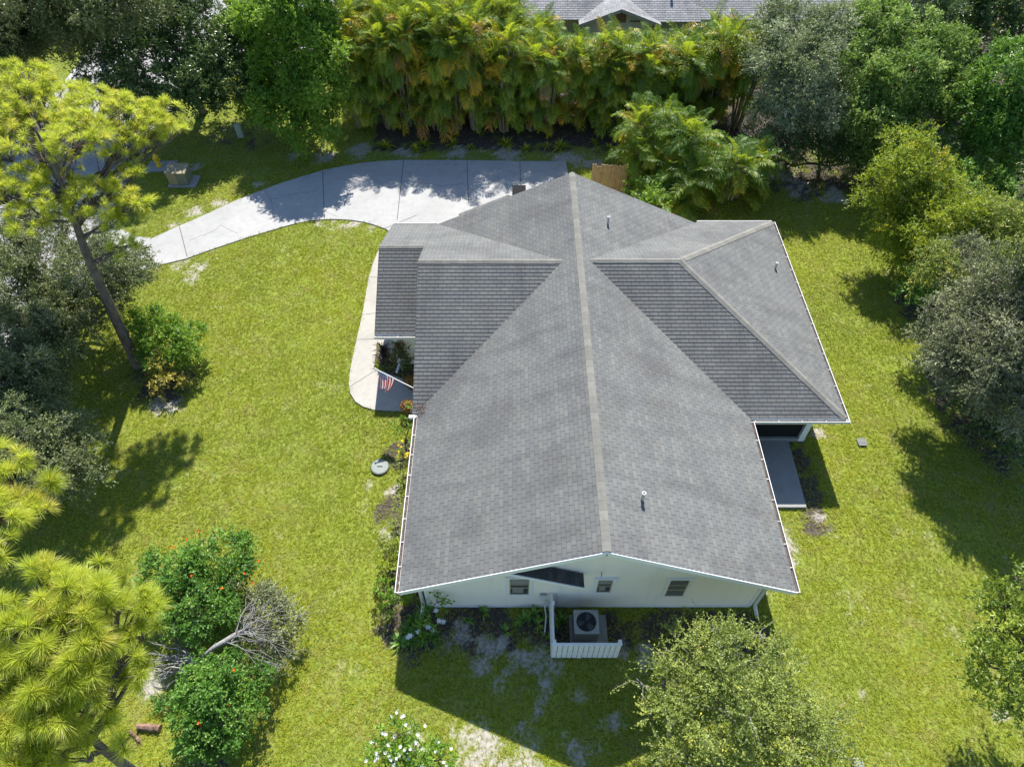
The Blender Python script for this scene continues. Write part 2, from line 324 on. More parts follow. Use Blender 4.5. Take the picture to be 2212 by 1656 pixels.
# ------------------------------------------------------------------ the ground sheet
def ground():
    xs = np.concatenate([[-900, -400, -150, -70], np.arange(-46, 46.01, .25), [70, 150, 400, 900]])
    ys = np.concatenate([[-900, -300, -60, -12], np.arange(-2, 60.01, .25), [75, 120, 300, 900, 1800]])
    X, Yy = np.meshgrid(xs, ys); n, m = X.shape
    z = (fbm(X*.25, Yy*.25)-.5)*.03*(np.abs(X) < 40)
    V = np.stack([X, Yy, z-.02], -1).reshape(-1, 3)
    idx = np.arange(n*m).reshape(n, m); f = np.stack([idx[:-1, :-1], idx[:-1, 1:], idx[1:, 1:], idx[1:, :-1]], -1).reshape(-1, 4)
    mb = MB(); mb.grid(V, f)
    t = NT('ground_soil')
    s = t.attr('sand'); d = t.attr('dirt'); n1 = t.noise(9, 5, .65); n2 = t.noise(1.2, 4, .6); n3 = t.noise(30, 3, .6); n4 = t.noise(.3, 3)
    g = t.ramp(n1, [(.3, (.05, .075, .012)), (.5, (.15, .19, .028)), (.72, (.27, .3, .06))])
    g = t.mix(t.mapr(n2, .5, .75, 0, .55), g, (.24, .2, .1))
    g = t.mix(t.mapr(n4, .4, .65, 0, .35), g, (.2, .24, .02))
    dc = t.ramp(n1, [(.3, (.035, .028, .022)), (.6, (.095, .08, .066)), (.8, (.19, .165, .145))])
    sc2 = t.ramp(n1, [(.3, (.24, .22, .19)), (.7, (.42, .39, .345))])
    dd = t.mapr(t.math('ADD', d, t.math('MULTIPLY', t.math('SUBTRACT', n3, .5), .8)), .3, .7)
    ss = t.mapr(t.math('ADD', s, t.math('ADD', t.math('MULTIPLY', t.math('SUBTRACT', n3, .5), 1.0), t.math('MULTIPLY', t.math('SUBTRACT', n1, .5), 1.3))), .25, .85)
    c = t.mix(dd, g, dc); c = t.mix(ss, c, sc2)
    o = mb.build('ground', t.end(t.bsdf(c, .95, 0, .1, n1, .6, .04)), smooth=True)
    for nm, fn in (('sand', f_sand), ('dirt', f_dirt)):
        a = o.data.attributes.new(nm, 'FLOAT', 'POINT'); a.data.foreach_set('value', fn(V[:, 0], V[:, 1]).astype(np.float32))
    tag(o, kind='structure')
ground()

def slab(name, poly, z0, z1, mat): 
    mb = MB(); mb.prism(poly, z0, z1); return tag(mb.build(name, mat), kind='structure')
street = slab('street', STREET, -.1, .012, M['asphalt'])
drive = slab('driveway', DRIVE, -.1, .03, M['concrete'])
walk = slab('front_walk', WALK, -.1, .045, M['walk'])
patio = slab('patio_slab', PATIO, -.1, .10, M['patio'])
mb = MB()                                                    # the pale kerb along the far side of the street
mb.box(-28.05, -27.7, -20, 50, -.1, .10); tag(mb.build('kerb', M['concrete']), kind='structure')
def joints(parent, lines, z, wd):
    mb = MB()
    for a, b in lines: mb.bar((*a, z), (*b, z), wd, .006)
    mb.build('joint', M['joint'], parent)
J = lambda a, b: (tuple(at(*a)[:2]), tuple(at(*b)[:2]))
joints(drive, [J((872,348),(858,476)), J((697,369),(701,474)), J((388,490),(405,556)), J((1009,349),(1012,440)), J((1123,350),(1126,425)), J((833,494),(900,466))], .031, .035)
def cracks(parent, polylines, z):
    r = random.Random(3); mb = MB()
    for pl in polylines:
        pts = [at(*p)[:2] for p in pl]; fine = []
        for a, b in zip(pts[:-1], pts[1:]):
            for k in range(6):
                q = a+(b-a)*k/6; fine.append((q[0]+r.uniform(-.05, .05), q[1]+r.uniform(-.05, .05)))
        for a, b in zip(fine[:-1], fine[1:]): mb.bar((*a, z), (*b, z), .014, .004)
    mb.build('crack', M['joint'], parent)
cracks(drive, [[(572,412),(585,432),(590,455),(586,480)],[(585,432),(640,420),(690,412)],[(408,520),(450,505),(480,487),(520,510)],[(702,458),(735,472)],[(880,392),(960,402),(1010,398)]], .031)
joints(walk, [J((783,681),(818,677)), J((797,600),(822,600)), J((755,837),(812,801)), J((770,735),(815,733))], .046, .02)
mb = MB(); mb.prism(POOL, -.05, .03); tag(mb.build('pool_water', M['water']), kind='structure')
pp = [(15.6, 41.6), (20.2, 41.6), (20.2, 50), (15.6, 50)]
slab('pool_deck', pp, -.1, .012, M['patio'])

# ------------------------------------------------------------------ the house
def clip(poly, a, b, keep):            # clip 2D polygon by t>=a / t<=b
    out = []
    for (c, k) in ((a, 1), (b, -1)):
        out = []; n = len(poly)
        for i in range(n):
            p, q = poly[i], poly[(i+1) % n]; dp = (p[1]-c)*k; dq = (q[1]-c)*k
            if dp >= 0: out.append(p)
            if (dp > 0 > dq) or (dp < 0 < dq):
                f = dp/(dp-dq); out.append((p[0]+(q[0]-p[0])*f, p[1]+(q[1]-p[1])*f))
        poly = out
        if len(poly) < 3: return []
    return poly
def strips(mb, poly, org, eu, ev, expo, lift, t_phase=0.0, seed=0, tint=1.0):
    """lap courses over a flat convex polygon given in (s along the course, t up the slope); lower edges stand proud"""
    org, eu, ev = (np.array(q, float) for q in (org, eu, ev)); nn = np.cross(eu, ev)
    t0 = min(p[1] for p in poly); t1 = max(p[1] for p in poly); k = math.floor(t0/expo)
    while k*expo < t1-1e-4:
        a, b = k*expo, (k+1)*expo; pc = clip(poly, a, b, 1)
        if len(pc) >= 3:
            h = lambda t: lift*(1-.85*(t-a)/expo)
            mb.poly([org+eu*s+ev*t+nn*h(t) for s, t in pc], [(s+seed*7.3, k+(t-a)/expo) for s, t in pc], tint)
            ss = [s for s, t in pc if abs(t-a) < 1e-5]
            if len(ss) >= 2:
                s0, s1 = min(ss), max(ss)
                mb.poly([org+eu*s0+ev*a, org+eu*s1+ev*a, org+eu*s1+ev*a+nn*lift, org+eu*s0+ev*a+nn*lift], [(s0, k+.02), (s1, k+.02), (s1, k+.03), (s0, k+.03)], tint)
        k += 1
T = .4585; N_ = math.sqrt(1+T*T); EV = 2.4
def slope_poly(mb, deck, pts, base, ax, expo=.146, seed=0, dk=True):
    """pts in plan (x,y); plane rises from eave 'base' along axis ax: '+x','-x','+y','-y'"""
    sg = 1 if ax[0] == '+' else -1
    if ax[1] == 'x':
        zf = lambda x, y: EV+T*sg*(x-base); eu = (0, -sg, 0); ev = (sg/N_, 0, T/N_); org = (base, 0, EV)
        q = [(-sg*y, sg*(x-base)*N_) for x, y in pts]
    else:
        zf = lambda x, y: EV+T*sg*(y-base); eu = (sg, 0, 0); ev = (0, sg/N_, T/N_); org = (0, base, EV)
        q = [(sg*x, sg*(y-base)*N_) for x, y in pts]
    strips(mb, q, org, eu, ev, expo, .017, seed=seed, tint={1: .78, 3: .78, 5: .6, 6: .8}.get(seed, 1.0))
    if dk:
        tp = [(x, y, zf(x, y)-.004) for x, y in pts]; bt = [(x, y, zf(x, y)-.13) for x, y in pts]; n = len(pts)
        deck.quads([tp]); deck.quads([bt[::-1]])
        deck.quads([[bt[i], bt[(i+1) % n], tp[(i+1) % n], tp[i]] for i in range(n)])
house = thing('bungalow', 'pale sided bungalow with a grey shingled cross gabled roof in the middle of the lawn', 'house', (2.5, 16, 0))
rf, dk = MB(), MB()
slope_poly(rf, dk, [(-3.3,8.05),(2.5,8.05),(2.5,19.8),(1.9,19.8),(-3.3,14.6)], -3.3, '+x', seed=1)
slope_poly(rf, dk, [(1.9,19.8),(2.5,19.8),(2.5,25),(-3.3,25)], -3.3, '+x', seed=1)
slope_poly(rf, dk, [(2.5,8.05),(8.3,8.05),(8.3,14.3),(2.875,19.725),(2.5,19.725)], 8.3, '-x', seed=2)
slope_poly(rf, dk, [(2.5,19.725),(2.875,19.725),(8.15,25),(2.5,25)], 8.3, '-x', seed=2)
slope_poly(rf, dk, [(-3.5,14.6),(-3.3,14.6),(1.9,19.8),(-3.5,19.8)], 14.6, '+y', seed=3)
slope_poly(rf, dk, [(1.9,19.8),(-3.3,25),(-3.5,25),(-3.5,19.8)], 25., '-y', seed=4)
slope_poly(rf, dk, [(-3.5,21.65),(-3.5,25),(-5.3,25),(-5.3,21.65)], 25., '-y', seed=4)
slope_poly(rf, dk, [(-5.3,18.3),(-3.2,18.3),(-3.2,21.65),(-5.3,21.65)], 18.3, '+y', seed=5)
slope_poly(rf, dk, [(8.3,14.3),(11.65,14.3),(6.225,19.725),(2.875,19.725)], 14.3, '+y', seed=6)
slope_poly(rf, dk, [(2.875,19.725),(6.225,19.725),(11.65,25.15),(8.3,25.15)], 25.15, '-y', seed=7)
slope_poly(rf, dk, [(11.65,14.3),(11.65,25.15),(6.225,19.725)], 11.65, '-x', seed=8)
# small rear roof over the garage door
def tri_roof(x0, x1, y0, y1, ze, zr):
    pass
rear = [(-1.9, 27.2), (.7, 27.2)]
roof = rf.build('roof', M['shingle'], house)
dk.build('roof_edge', M['white'], roof)
# ridge caps
def cap(a, b, n1, n2, wd=.135, mat='ridge', st=.30):
    """overlapping cap shingles from a to b lying on planes with downslope directions n1, n2"""
    mb = MB(); a = Vector(a); b = Vector(b); L = (b-a).length; k = max(1, int(L/st)); d = (b-a)/k
    n1 = Vector(n1).normalized(); n2 = Vector(n2).normalized(); up = Vector((0, 0, 1))
    rr = random.Random(int(L*100))
    for i in range(k):
        p = a+d*i; q = a+d*(i+1.04); h0 = .030+rr.uniform(0, .0015); h1 = .0275
        e = rr.uniform(-.006, .006)
        v = [p+n1*(wd+e)+up*h0, p+up*(h0+.004), p+n2*(wd+e)+up*h0, q+n1*(wd+e)+up*h1, q+up*(h1+.004), q+n2*(wd+e)+up*h1]
        lo = [x-up*.02 for x in (v[0], v[1], v[2])]
        mb.grid([tuple(x) for x in v+lo], [(0, 1, 4, 3), (1, 2, 5, 4), (6, 7, 1, 0), (7, 8, 2, 1)], rr.random())
    mb.build('ridge_cap', M[mat], roof)
zr = EV+T*5.8
cap((2.5, 8.05, zr), (2.5, 25.0, zr), (-1, 0, -T), (1, 0, -T))
zl = EV+T*5.2; cap((-3.5, 19.8, zl), (1.9, 19.8, zl), (0, -1, -T), (0, 1, -T))
cap((-5.3, 21.65, EV+T*3.35), (-3.5, 21.65, EV+T*3.35), (0, -1, -T), (0, 1, -T), .12)
zq = EV+T*5.425; cap((6.225, 19.725, zq), (2.875, 19.725, zq), (0, -1, -T), (0, 1, -T))
s2 = 1/math.sqrt(2)
cap((11.65, 14.3, EV), (6.225, 19.725, zq), (-1, 0, 0), (0, 1, 0)) if False else None
def hipcap(a, b):     # hip: the two planes fall towards -y/+y and +x
    yy = -1 if a[1] < b[1] else 1
    cap(a, b, (-.7, 0, 0) if False else (-s2, yy*s2*1.0, -T*s2), (s2, -yy*s2*1.0, -T*s2)) if False else None
    pa = Vector((a[0], a[1], 0)); pb = Vector((b[0], b[1], 0)); h = (pb-pa).normalized()
    side = Vector((h.y, -h.x, 0))
    # a step sideways from the hip by w drops by T*w/sqrt2 on either side
    cap(a, b, (side.x, side.y, -T*s2), (-side.x, -side.y, -T*s2), .15)
hipcap((11.65, 14.3, EV), (6.225, 19.725, zq)); hipcap((11.65, 25.15, EV), (6.225, 19.725, zq))
# white rake boards on the front and rear gable, the wing rakes
def rake(a, b):
    rk = MB(); rk.bar(a, b, .035, .18); rk.build('rake_board', M['white'], roof)
for sx in (-1, 1): rake((2.5+sx*5.82, 8.035, EV-.105), (2.5, 8.035, zr-.105))
rake((-3.485, 14.6, EV-.13), (-3.485, 19.8, zl-.13)); rake((-5.285, 18.3, EV-.13), (-5.285, 21.65, EV+T*3.35-.13)); rake((-5.285, 25, EV-.13), (-5.285, 21.65, EV+T*3.35-.13))
# walls ------------------------------------------------------------
wl = MB(); WY = 8.55
def zroof(x): return EV+T*(5.8-abs(x-2.5))-.14
strips(wl, [(-2.72, .10), (7.68, .10), (7.68, zroof(7.68)), (2.5, zroof(2.5)), (-2.72, zroof(-2.72))], (0, WY, 0), (1, 0, 0), (0, 0, 1), .14, .024)
wl.box(-2.72, 7.68, WY+.004, WY+.12, .0, 2.2)
def wall_y(x0, x1, y, z0, z1): strips(wl, [(x0, z0), (x1, z0), (x1, z1), (x0, z1)], (0, y, 0), (1, 0, 0), (0, 0, 1), .115, .016)
def wall_xl(x, y0, y1, z0, z1): strips(wl, [(-y1, z0), (-y0, z0), (-y0, z1), (-y1, z1)], (x, 0, 0), (0, -1, 0), (0, 0, 1), .115, .016)
def wall_xr(x, y0, y1, z0, z1): strips(wl, [(y0, z0), (y1, z0), (y1, z1), (y0, z1)], (x, 0, 0), (0, 1, 0), (0, 0, 1), .115, .016)
wall_xl(-2.72, 8.67, 16.5, .1, 2.5); wall_xr(7.68, 8.67, 15.0, .1, 2.5)
wall_y(-4.75, -2.7, 18.8, .1, 2.5); wall_xl(-4.75, 18.8, 24.5, .1, 2.45)
wall_xr(11.05, 16.5, 24.5, .1, 2.35)
for a in ((-2.70, -2.6, 8.7, 24.4, 0, 2.4), (7.5, 7.66, 8.7, 24.4, 0, 2.4), (-4.7, 11.0, 24.4, 24.5, 0, 2.4), (-4.72, -2.7, 18.86, 18.95, 0, 2.4), (-4.7, -4.6, 18.95, 24.4, 0, 2.4), (10.9, 11.0, 16.5, 24.4, 0, 2.35)): wl.box(*a)
wall = wl.build('wall', M['siding'], house)
cb = MB()
for x in (-2.73, 7.59): cb.box(x, x+.11, WY-.035, WY+.06, .1, 2.3)
cb.box(1.42, 1.53, WY-.045, WY+.02, .1, 2.75); cb.box(-2.72, 7.68, WY-.03, WY+.03, -.02, .10)
cb.build('corner_board', M['white'], wall)
# the shed roof across the step in the front wall
aw, awd = MB(), MB()
strips(aw, [(8.07, 0), (8.50, 0), (8.50, 2.42*N_), (8.07, 2.42*N_)], (2.09, 0, 2.65), (0, 1, 0), (-1/N_, 0, T/N_), .146, .014)
awning = aw.build('awning_roof', M['shingle_dark'], house)
awd.quads([[(-.33, 8.05, 3.745), (2.11, 8.05, 2.63), (2.11, 8.52, 2.63), (-.33, 8.52, 3.745)], [(-.33, 8.05, 3.62), (-.33, 8.52, 3.62), (2.11, 8.52, 2.51), (2.11, 8.05, 2.51)],
           [(-.33, 8.05, 3.62), (2.11, 8.05, 2.51), (2.11, 8.05, 2.63), (-.33, 8.05, 3.745)], [(2.11, 8.05, 2.51), (2.11, 8.52, 2.51), (2.11, 8.52, 2.63), (2.11, 8.05, 2.63)]])
awd.build('awning_board', M['white'], awning)
def window(x0, x1, z0, z1, bars, blinds=False):
    y = WY-.016; t = .095; mb = MB()
    mb.box(x0, x0+t, y-.045, y, z0, z1); mb.box(x1-t, x1, y-.045, y, z0, z1)
    mb.box(x0+t, x1-t, y-.045, y, z0, z0+t); mb.box(x0+t, x1-t, y-.045, y, z1-t, z1); mb.box(x0-.03, x1+.03, y-.07, y, z1, z1+.03)
    wd = mb.build('window', M['white'], house)
    a0, a1, b0, b1 = x0+t, x1-t, z0+t, z1-t; s = .035; mb = MB()
    mb.box(a0, a0+s, y-.03, y-.004, b0, b1); mb.box(a1-s, a1, y-.03, y-.004, b0, b1); mb.box(a0+s, a1-s, y-.03, y-.004, b1-s, b1); mb.box(a0+s, a1-s, y-.03, y-.004, b0, b0+s*.6)
    for q in bars: mb.box(a0+s, a1-s, y-.034, y-.006, b0+(b1-b0)*q-.015, b0+(b1-b0)*q+.02)
    mb.build('sash', M['sash'], wd)
    mb = MB(); mb.box(a0+s, a1-s, y-.012, y-.002, b0+s*.6, b1-s); mb.build('pane', M['glass'], wd)
    mb = MB()
    if blinds:
        k = 14
        for i in range(k):
            zz = b0+.08+(b1-b0-.14)*i/k; mb.box(a0+s+.02, a1-s-.02, y-.016, y-.0125, zz, zz+.018)
        for xx in np.linspace(a0+.1, a1-.1, 6): mb.box(xx-.006, xx+.006, y-.0185, y-.0165, b0+.06, b1-.06)
    else:
        mb.box(a0+s+.01, a1-s-.01, y-.016, y-.0125, b0+(b1-b0)*.62, b1-.06); mb.build('blind', M['blind'], wd); mb = MB(); mb.box(a0+s+.05, a1-s-.14, y-.016, y-.0125, b0+.1, b0+(b1-b0)*.4)
    mb.build('blind' if blinds else 'curtain', M['blind'], wd)
window(-.17, .62, .98, 2.36, (.42, .62)); window(2.49, 3.13, 1.15, 2.28, (.48,)); window(4.66, 5.43, .86, 2.26, (.38, .66), True)
# gutters -----------------------------------------------------------
def gutter(a, b, out, litter, name='gutter'):
    a = Vector(a); b = Vector(b); o = Vector(out); d = (b-a).normalized(); up = Vector((0, 0, 1)); W_, H_ = .125, .11
    mb = MB(); z = up*-.03
    mb.bar(a+o*.012+z-up*H_/2, b+o*.012+z-up*H_/2, .02, H_); mb.bar(a+o*W_+z-up*(H_/2-.005), b+o*W_+z-up*(H_/2-.005), .022, H_+.01)
    mb.bar(a+o*W_/2+z-up*H_, b+o*W_/2+z-up*H_, W_-.03, .012)
    L = (b-a).length; n = max(2, int(L/.75))
    for i in range(n+1):
        p = a+d*(.02+(L-.04)*i/n)+z-up*.01; mb.bar(p+o*.02, p+o*(W_-.01), .018, .006)
    for p in (a, b): mb.bar(p+o*W_/2+z-up*(H_+.012), p+o*W_/2+z, .012 if abs(o.x) < .5 else W_, W_ if abs(o.x) < .5 else .012, up=d) if False else None
    g = mb.build(name, M['gutter'], house)
    r = np.random.default_rng(int(L*77)); mb = MB()
    mb.bar(a+o*W_/2+z-up*(H_-.03), b+o*W_/2+z-up*(H_-.03), W_-.035, .02, tint=.2)
    k = int(L*litter); 
    if k:
        P = np.array(a)+np.array(d)*r.uniform(0, L, (k, 1))+np.array(o)*r.uniform(.03, .11, (k, 1))+np.array([0, 0, -.06])+r.normal(0, .012, (k, 3))
        D = r.normal(size=(k, 3)); D[:, 2] *= .3; D /= np.linalg.norm(D, axis=1)[:, None]
        mb.quads(leafq(P, D, np.tile([0, 0, 1.], (k, 1)), np.full(k, .07), np.full(k, .03)), r.random(k))
    mb.build('gutter_litter', M['litter'], g)
def leafq(base, D, Nn, L, W_):
    S = np.cross(D, Nn); S /= np.linalg.norm(S, axis=1)[:, None]+1e-9; U = np.cross(S, D)
    L = np.asarray(L)[:, None]; W_ = np.asarray(W_)[:, None]
    return np.stack([base, base+D*L*.45+S*W_*.5+U*W_*.14, base+D*L-U*L*.06, base+D*L*.45-S*W_*.5+U*W_*.14], 1)
gutter((-3.3, 8.03, EV), (-3.3, 14.45, EV), (-1, 0, 0), 16); gutter((8.3, 8.03, EV), (8.3, 14.2, EV), (1, 0, 0), 12)
gutter((8.46, 14.3, EV), (11.8, 14.3, EV), (0, -1, 0), 10); gutter((11.65, 14.2, EV), (11.65, 25.2, EV), (1, 0, 0), 8)
gutter((-5.3, 18.3, EV), (-3.5, 18.3, EV), (0, -1, 0), 60); gutter((8.3, 25.15, EV), (11.65, 25.15, EV), (0, 1, 0), 6); gutter((-5.3, 25.0, EV), (-3.3, 25.0, EV), (0, 1, 0), 6)
mb = MB(); mb.box(-3.62, -3.35, 14.38, 14.5, EV-.16, EV-.06); mb.build('gutter_end', M['gutter'], house)
mb = MB(); r = np.random.default_rng(8); k = 120                       # pine straw caught in the valley foot
P = np.column_stack([r.normal(-3.15, .16, k), r.normal(14.62, .14, k), np.full(k, EV+.1)+r.uniform(0, .05, k)]); D = r.normal(size=(k, 3)); D[:, 2] *= .2; D /= np.linalg.norm(D, axis=1)[:, None]
mb.quads(leafq(P, D, np.tile([0, 0, 1.], (k, 1)), np.full(k, .22), np.full(k, .012)), r.random(k))
k = 70; s_ = r.uniform(0, 5., k); P = np.column_stack([-3.3+s_+r.normal(0, .07, k), 14.6+s_+r.normal(0, .07, k), EV+T*s_+.06]); D = r.normal(size=(k, 3)); D[:, 2] *= .2; D /= np.linalg.norm(D, axis=1)[:, None]
mb.quads(leafq(P, D, np.tile([0, 0, 1.], (k, 1)), r.uniform(.08, .2, k), np.full(k, .012)), r.random(k))
tag(mb.build('pine_straw', M['litter']), 'dry brown pine straw caught in the roof valley', 'pine straw', kind='stuff')
def downspout(pts):
    mb = MB()
    for a, b in zip(pts[:-1], pts[1:]): mb.bar(a, b, .085, .075, up=(.3, .9, .1))
    mb.build('downspout', M['gutter'], house)
downspout([(-3.36, 8.35, 2.3), (-2.84, 8.5, 1.95), (-2.84, 8.5, .25), (-2.9, 8.1, .1), (-2.96, 7.6, .06)])
downspout([(8.34, 8.45, 2.3), (7.78, 8.5, 1.95), (7.78, 8.5, .25), (7.82, 8.15, .08)])
downspout([(-4.95, 18.2, 2.3), (-4.62, 18.72, 2.05), (-4.62, 18.72, .25), (-4.75, 18.3, .08)])
downspout([(8.55, 14.4, 2.3), (8.0, 14.75, 1.9), (7.8, 14.85, .2)])
# screened porch under the hip
mb = MB(); mb.box(7.72, 10.85, 15.06, 15.09, .2, 2.3); mb.box(10.9, 10.93, 15.2, 16.5, .2, 2.3)
ps = mb.build('porch_screen', M['screen'], house)
mb = MB(); mb.box(7.72, 10.9, 15.03, 15.058, 1.02, 1.06); mb.bar((8.4, 15.04, .2), (8.4, 15.04, 2.3), .04, .03, up=(0, 1, 0)); mb.build('screen_rail', M['sash'], ps)
mb = MB(); mb.box(10.88, 11.1, 14.95, 15.18, .05, 2.33); mb.build('porch_post', M['white'], house)
mb = MB(); mb.box(7.7, 11.15, 14.96, 15.2, 0, .19); mb.build('porch_sill', M['patio'], house)
def pipe(x, y, z, r, h, name='vent_pipe'):
    mb = MB(); mb.lathe((x, y, z-.1), [(r, 0), (r, h+.1), (r*1.25, h+.1), (r*1.25, h+.16), (r*.8, h+.16), (r*.8, h+.05)], 14); mb.build(name, M['gutter'], roof, True)
    mb = MB(); mb.lathe((x, y, z-.02), [(r*2.6, 0), (r*2.2, .05), (r*1.1, .09)], 14); 
def pz(x): return EV+T*(5.8-abs(x-2.5))
pipe(3.72, 9.9, pz(3.72), .05, .32); pipe(3.83, 22.4, pz(3.83), .045, .3)
p3 = (11.65-(11.65-at(1678,571,3.0)[0]), at(1678,571,3.0)[1]); pipe(p3[0], p3[1], EV+T*(11.65-p3[0]), .045, .25)
# little rear roof that peeps out over the garage apron
mb = MB(); yb = 25.75; zt_ = 3.52
strips(mb, [(-yb, 0), (-25.0, 0), (-25.0, 2.45), (-yb, 2.45)], (-2.4, 0, zt_-.9183*2.45*T/.9183*1.0), (0, -1, 0), (1/N_, 0, T/N_), .146, .014)
xr_ = -2.4+2.45/N_; zr_ = zt_-2.45*T+2.45*T/N_
mb.quads([[(xr_, 25.0, zr_), (xr_, yb, zr_), (xr_+.5, yb, zr_-.5*T), (xr_+.5, 25.0, zr_-.5*T)], [(-2.4, yb, zr_-2.45*T/N_), (-2.4, yb, zr_-2.45*T/N_-.15), (xr_, yb, zr_-.15), (xr_, yb, zr_)]])
mb.build('garage_roof', M['shingle'], house)
# ------------------------------------------------------------------ things by the house
def ac():
    t = thing('air_conditioner', 'square grey outdoor air conditioner with round fan inside the white screen fence', 'air conditioner', (2.28, 7.72, .06))
    x0, x1, y0, y1, z1 = 1.9, 2.66, 7.36, 8.1, .86
    mb = MB()
    mb.box(x0+.02, x1-.02, y0+.02, y1-.02, .1, z1-.06)
    for i in range(22):
        xx = x0+.04+(x1-x0-.08)*i/21; mb.box(xx-.008, xx+.008, y0+.004, y0+.02, .14, z1-.08)
        yy = y0+.04+(y1-y0-.08)*i/21; mb.box(x0+.004, x0+.02, yy-.008, yy+.008, .14, z1-.08); mb.box(x1-.02, x1-.004, yy-.008, yy+.008, .14, z1-.08)
    mb.box(x0, x1, y0, y1, .05, .1); mb.build('cabinet', M['acmetal'], t)
    cx, cy, R = 2.28, 7.73, .3; k = 40; mb = MB()        # lid with a round opening
    ring = [(cx+R*math.cos(2*PI*i/k), cy+R*math.sin(2*PI*i/k)) for i in range(k)]
    sq = []
    for i in range(k):
        c, s = math.cos(2*PI*i/k), math.sin(2*PI*i/k); m = max(abs(c), abs(s)); sq.append((cx+c/m*(x1-x0)/2, cy+s/m*(y1-y0)/2))
    for i in range(k):
        j = (i+1) % k
        mb.quads([[(*sq[i], z1), (*sq[j], z1), (*ring[j], z1), (*ring[i], z1)], [(*sq[i], z1-.06), (*sq[j], z1-.06), (*sq[j], z1), (*sq[i], z1)], [(*ring[i], z1), (*ring[j], z1), (*ring[j], z1-.058), (*ring[i], z1-.058)]])
    mb.build('lid', M['acmetal'], t)
    mb = MB(); mb.lathe((cx, cy, z1-.055), [(R*.99, 0), (R*.98, .004)], 40); mb.build('fan_well', M['acdark'], t)
    mb = MB()
    for a in (0, 2.1, 4.2):
        c, s = math.cos(a+1.2), math.sin(a+1.2); n = (-s, c)
        mb.quads([[(cx+c*.07+n[0]*.05, cy+s*.07+n[1]*.05, z1-.03), (cx+c*.07-n[0]*.05, cy+s*.07-n[1]*.05, z1-.045), (cx+c*.26-n[0]*.1, cy+s*.26-n[1]*.1, z1-.048), (cx+c*.26+n[0]*.1, cy+s*.26+n[1]*.1, z1-.028)]])
    mb.build('fan_blade', mat_plain('fan_blade_grey', (.12, .13, .135), .5), t)
    mb = MB()
    for rr in np.linspace(.07, .3, 9): 
        an = np.linspace(0, 2*PI, 33); mb.tube(np.column_stack([cx+rr*np.cos(an), cy+rr*np.sin(an), np.full(33, z1+.008)]), .0035, 4)
    for a in np.arange(8)*PI/4: mb.bar((cx, cy, z1+.006), (cx+.31*math.cos(a), cy+.31*math.sin(a), z1+.006), .008, .005)
    mb.lathe((cx, cy, z1), [(.05, 0), (.05, .02)], 12); mb.build('fan_guard', M['acdark'], t)
ac()
mb = MB(); mb.box(1.82, 3.0, 7.15, 8.25, -.05, .055); tag(mb.build('equipment_pad', M['patio']), kind='structure')
def screen_fence():
    t = thing('screen_fence', 'white L shaped board fence screening the air conditioner', 'fence', (1.2, 7.0, 0))
    rr = random.Random(4); x0, x1, yF, h = 1.2, 3.25, 6.92, 1.16
    n = 13; wd = (x1-x0)/n
    for i in range(n):
        mb = MB(); a = x0+i*wd; dz = rr.uniform(-.02, .01)-(.06 if i == 5 else 0)
        mb.box(a+.010, a+wd-.010, yF-.012, yF+.008, .06+dz, h-.03); mb.build('board', M['white'], t)
    n2 = 11; wl2 = (8.5-yF-.02)/n2
    for i in range(n2):
        mb = MB(); a = yF+.02+i*wl2; mb.box(x0-.012, x0+.008, a+.010, a+wl2-.010, .06, h-.03); mb.build('board', M['white'], t)
    mb = MB(); mb.box(x0-.02, x1+.02, yF+.01, yF+.07, h-.09, h); mb.box(x0+.01, x0+.07, yF+.07, 8.5, h-.09, h); mb.box(x0, x1, yF+.01, yF+.05, .25, .34); mb.build('rail', M['white'], t)
    for (px, py) in ((x0+.06, yF+.1), (x1-.04, yF+.1), (x0+.06, 8.2)):
        mb = MB(); mb.box(px-.05, px+.05, py-.05, py+.05, 0, h+.05); mb.build('post', M['white'], t)
screen_fence()
def meter():
    t = thing('utility_box', 'small grey electrical box on the pale wall left of the screen fence', 'utility box', (.98, 8.5, 1.1))
    mb = MB(); mb.box(.88, 1.07, 8.44, 8.53, .9, 1.14); mb.build('case', M['acmetal'], t)
    mb = MB(); mb.box(.87, 1.08, 8.425, 8.44, .89, 1.15); mb.build('door', M['gutter'], t)
    mb = MB(); mb.tube([(1.0, 8.46, .9), (1.02, 8.44, .75), (1.1, 8.4, .6), (1.3, 8.4, .55)], .018, 6); mb.tube([(.95, 8.42, .55), (1.3, 8.44, .62)], .03, 6); mb.tube([(1.02, 8.4, .58), (1.08, 8.1, .3), (1.02, 7.6, .06)], .02, 6); mb.tube([(1.2, 8.4, .55), (1.35, 8.2, .3), (1.4, 8.0, .1)], .018, 6)
    mb.build('conduit', M['gutter'], t)
meter()
mb = MB(); mb.tube([(2.62, 8.5, 2.72), (2.62, 8.43, 2.72), (2.62, 8.41, 2.64)], .018, 6); mb.build('wall_light', M['acmetal'], house)
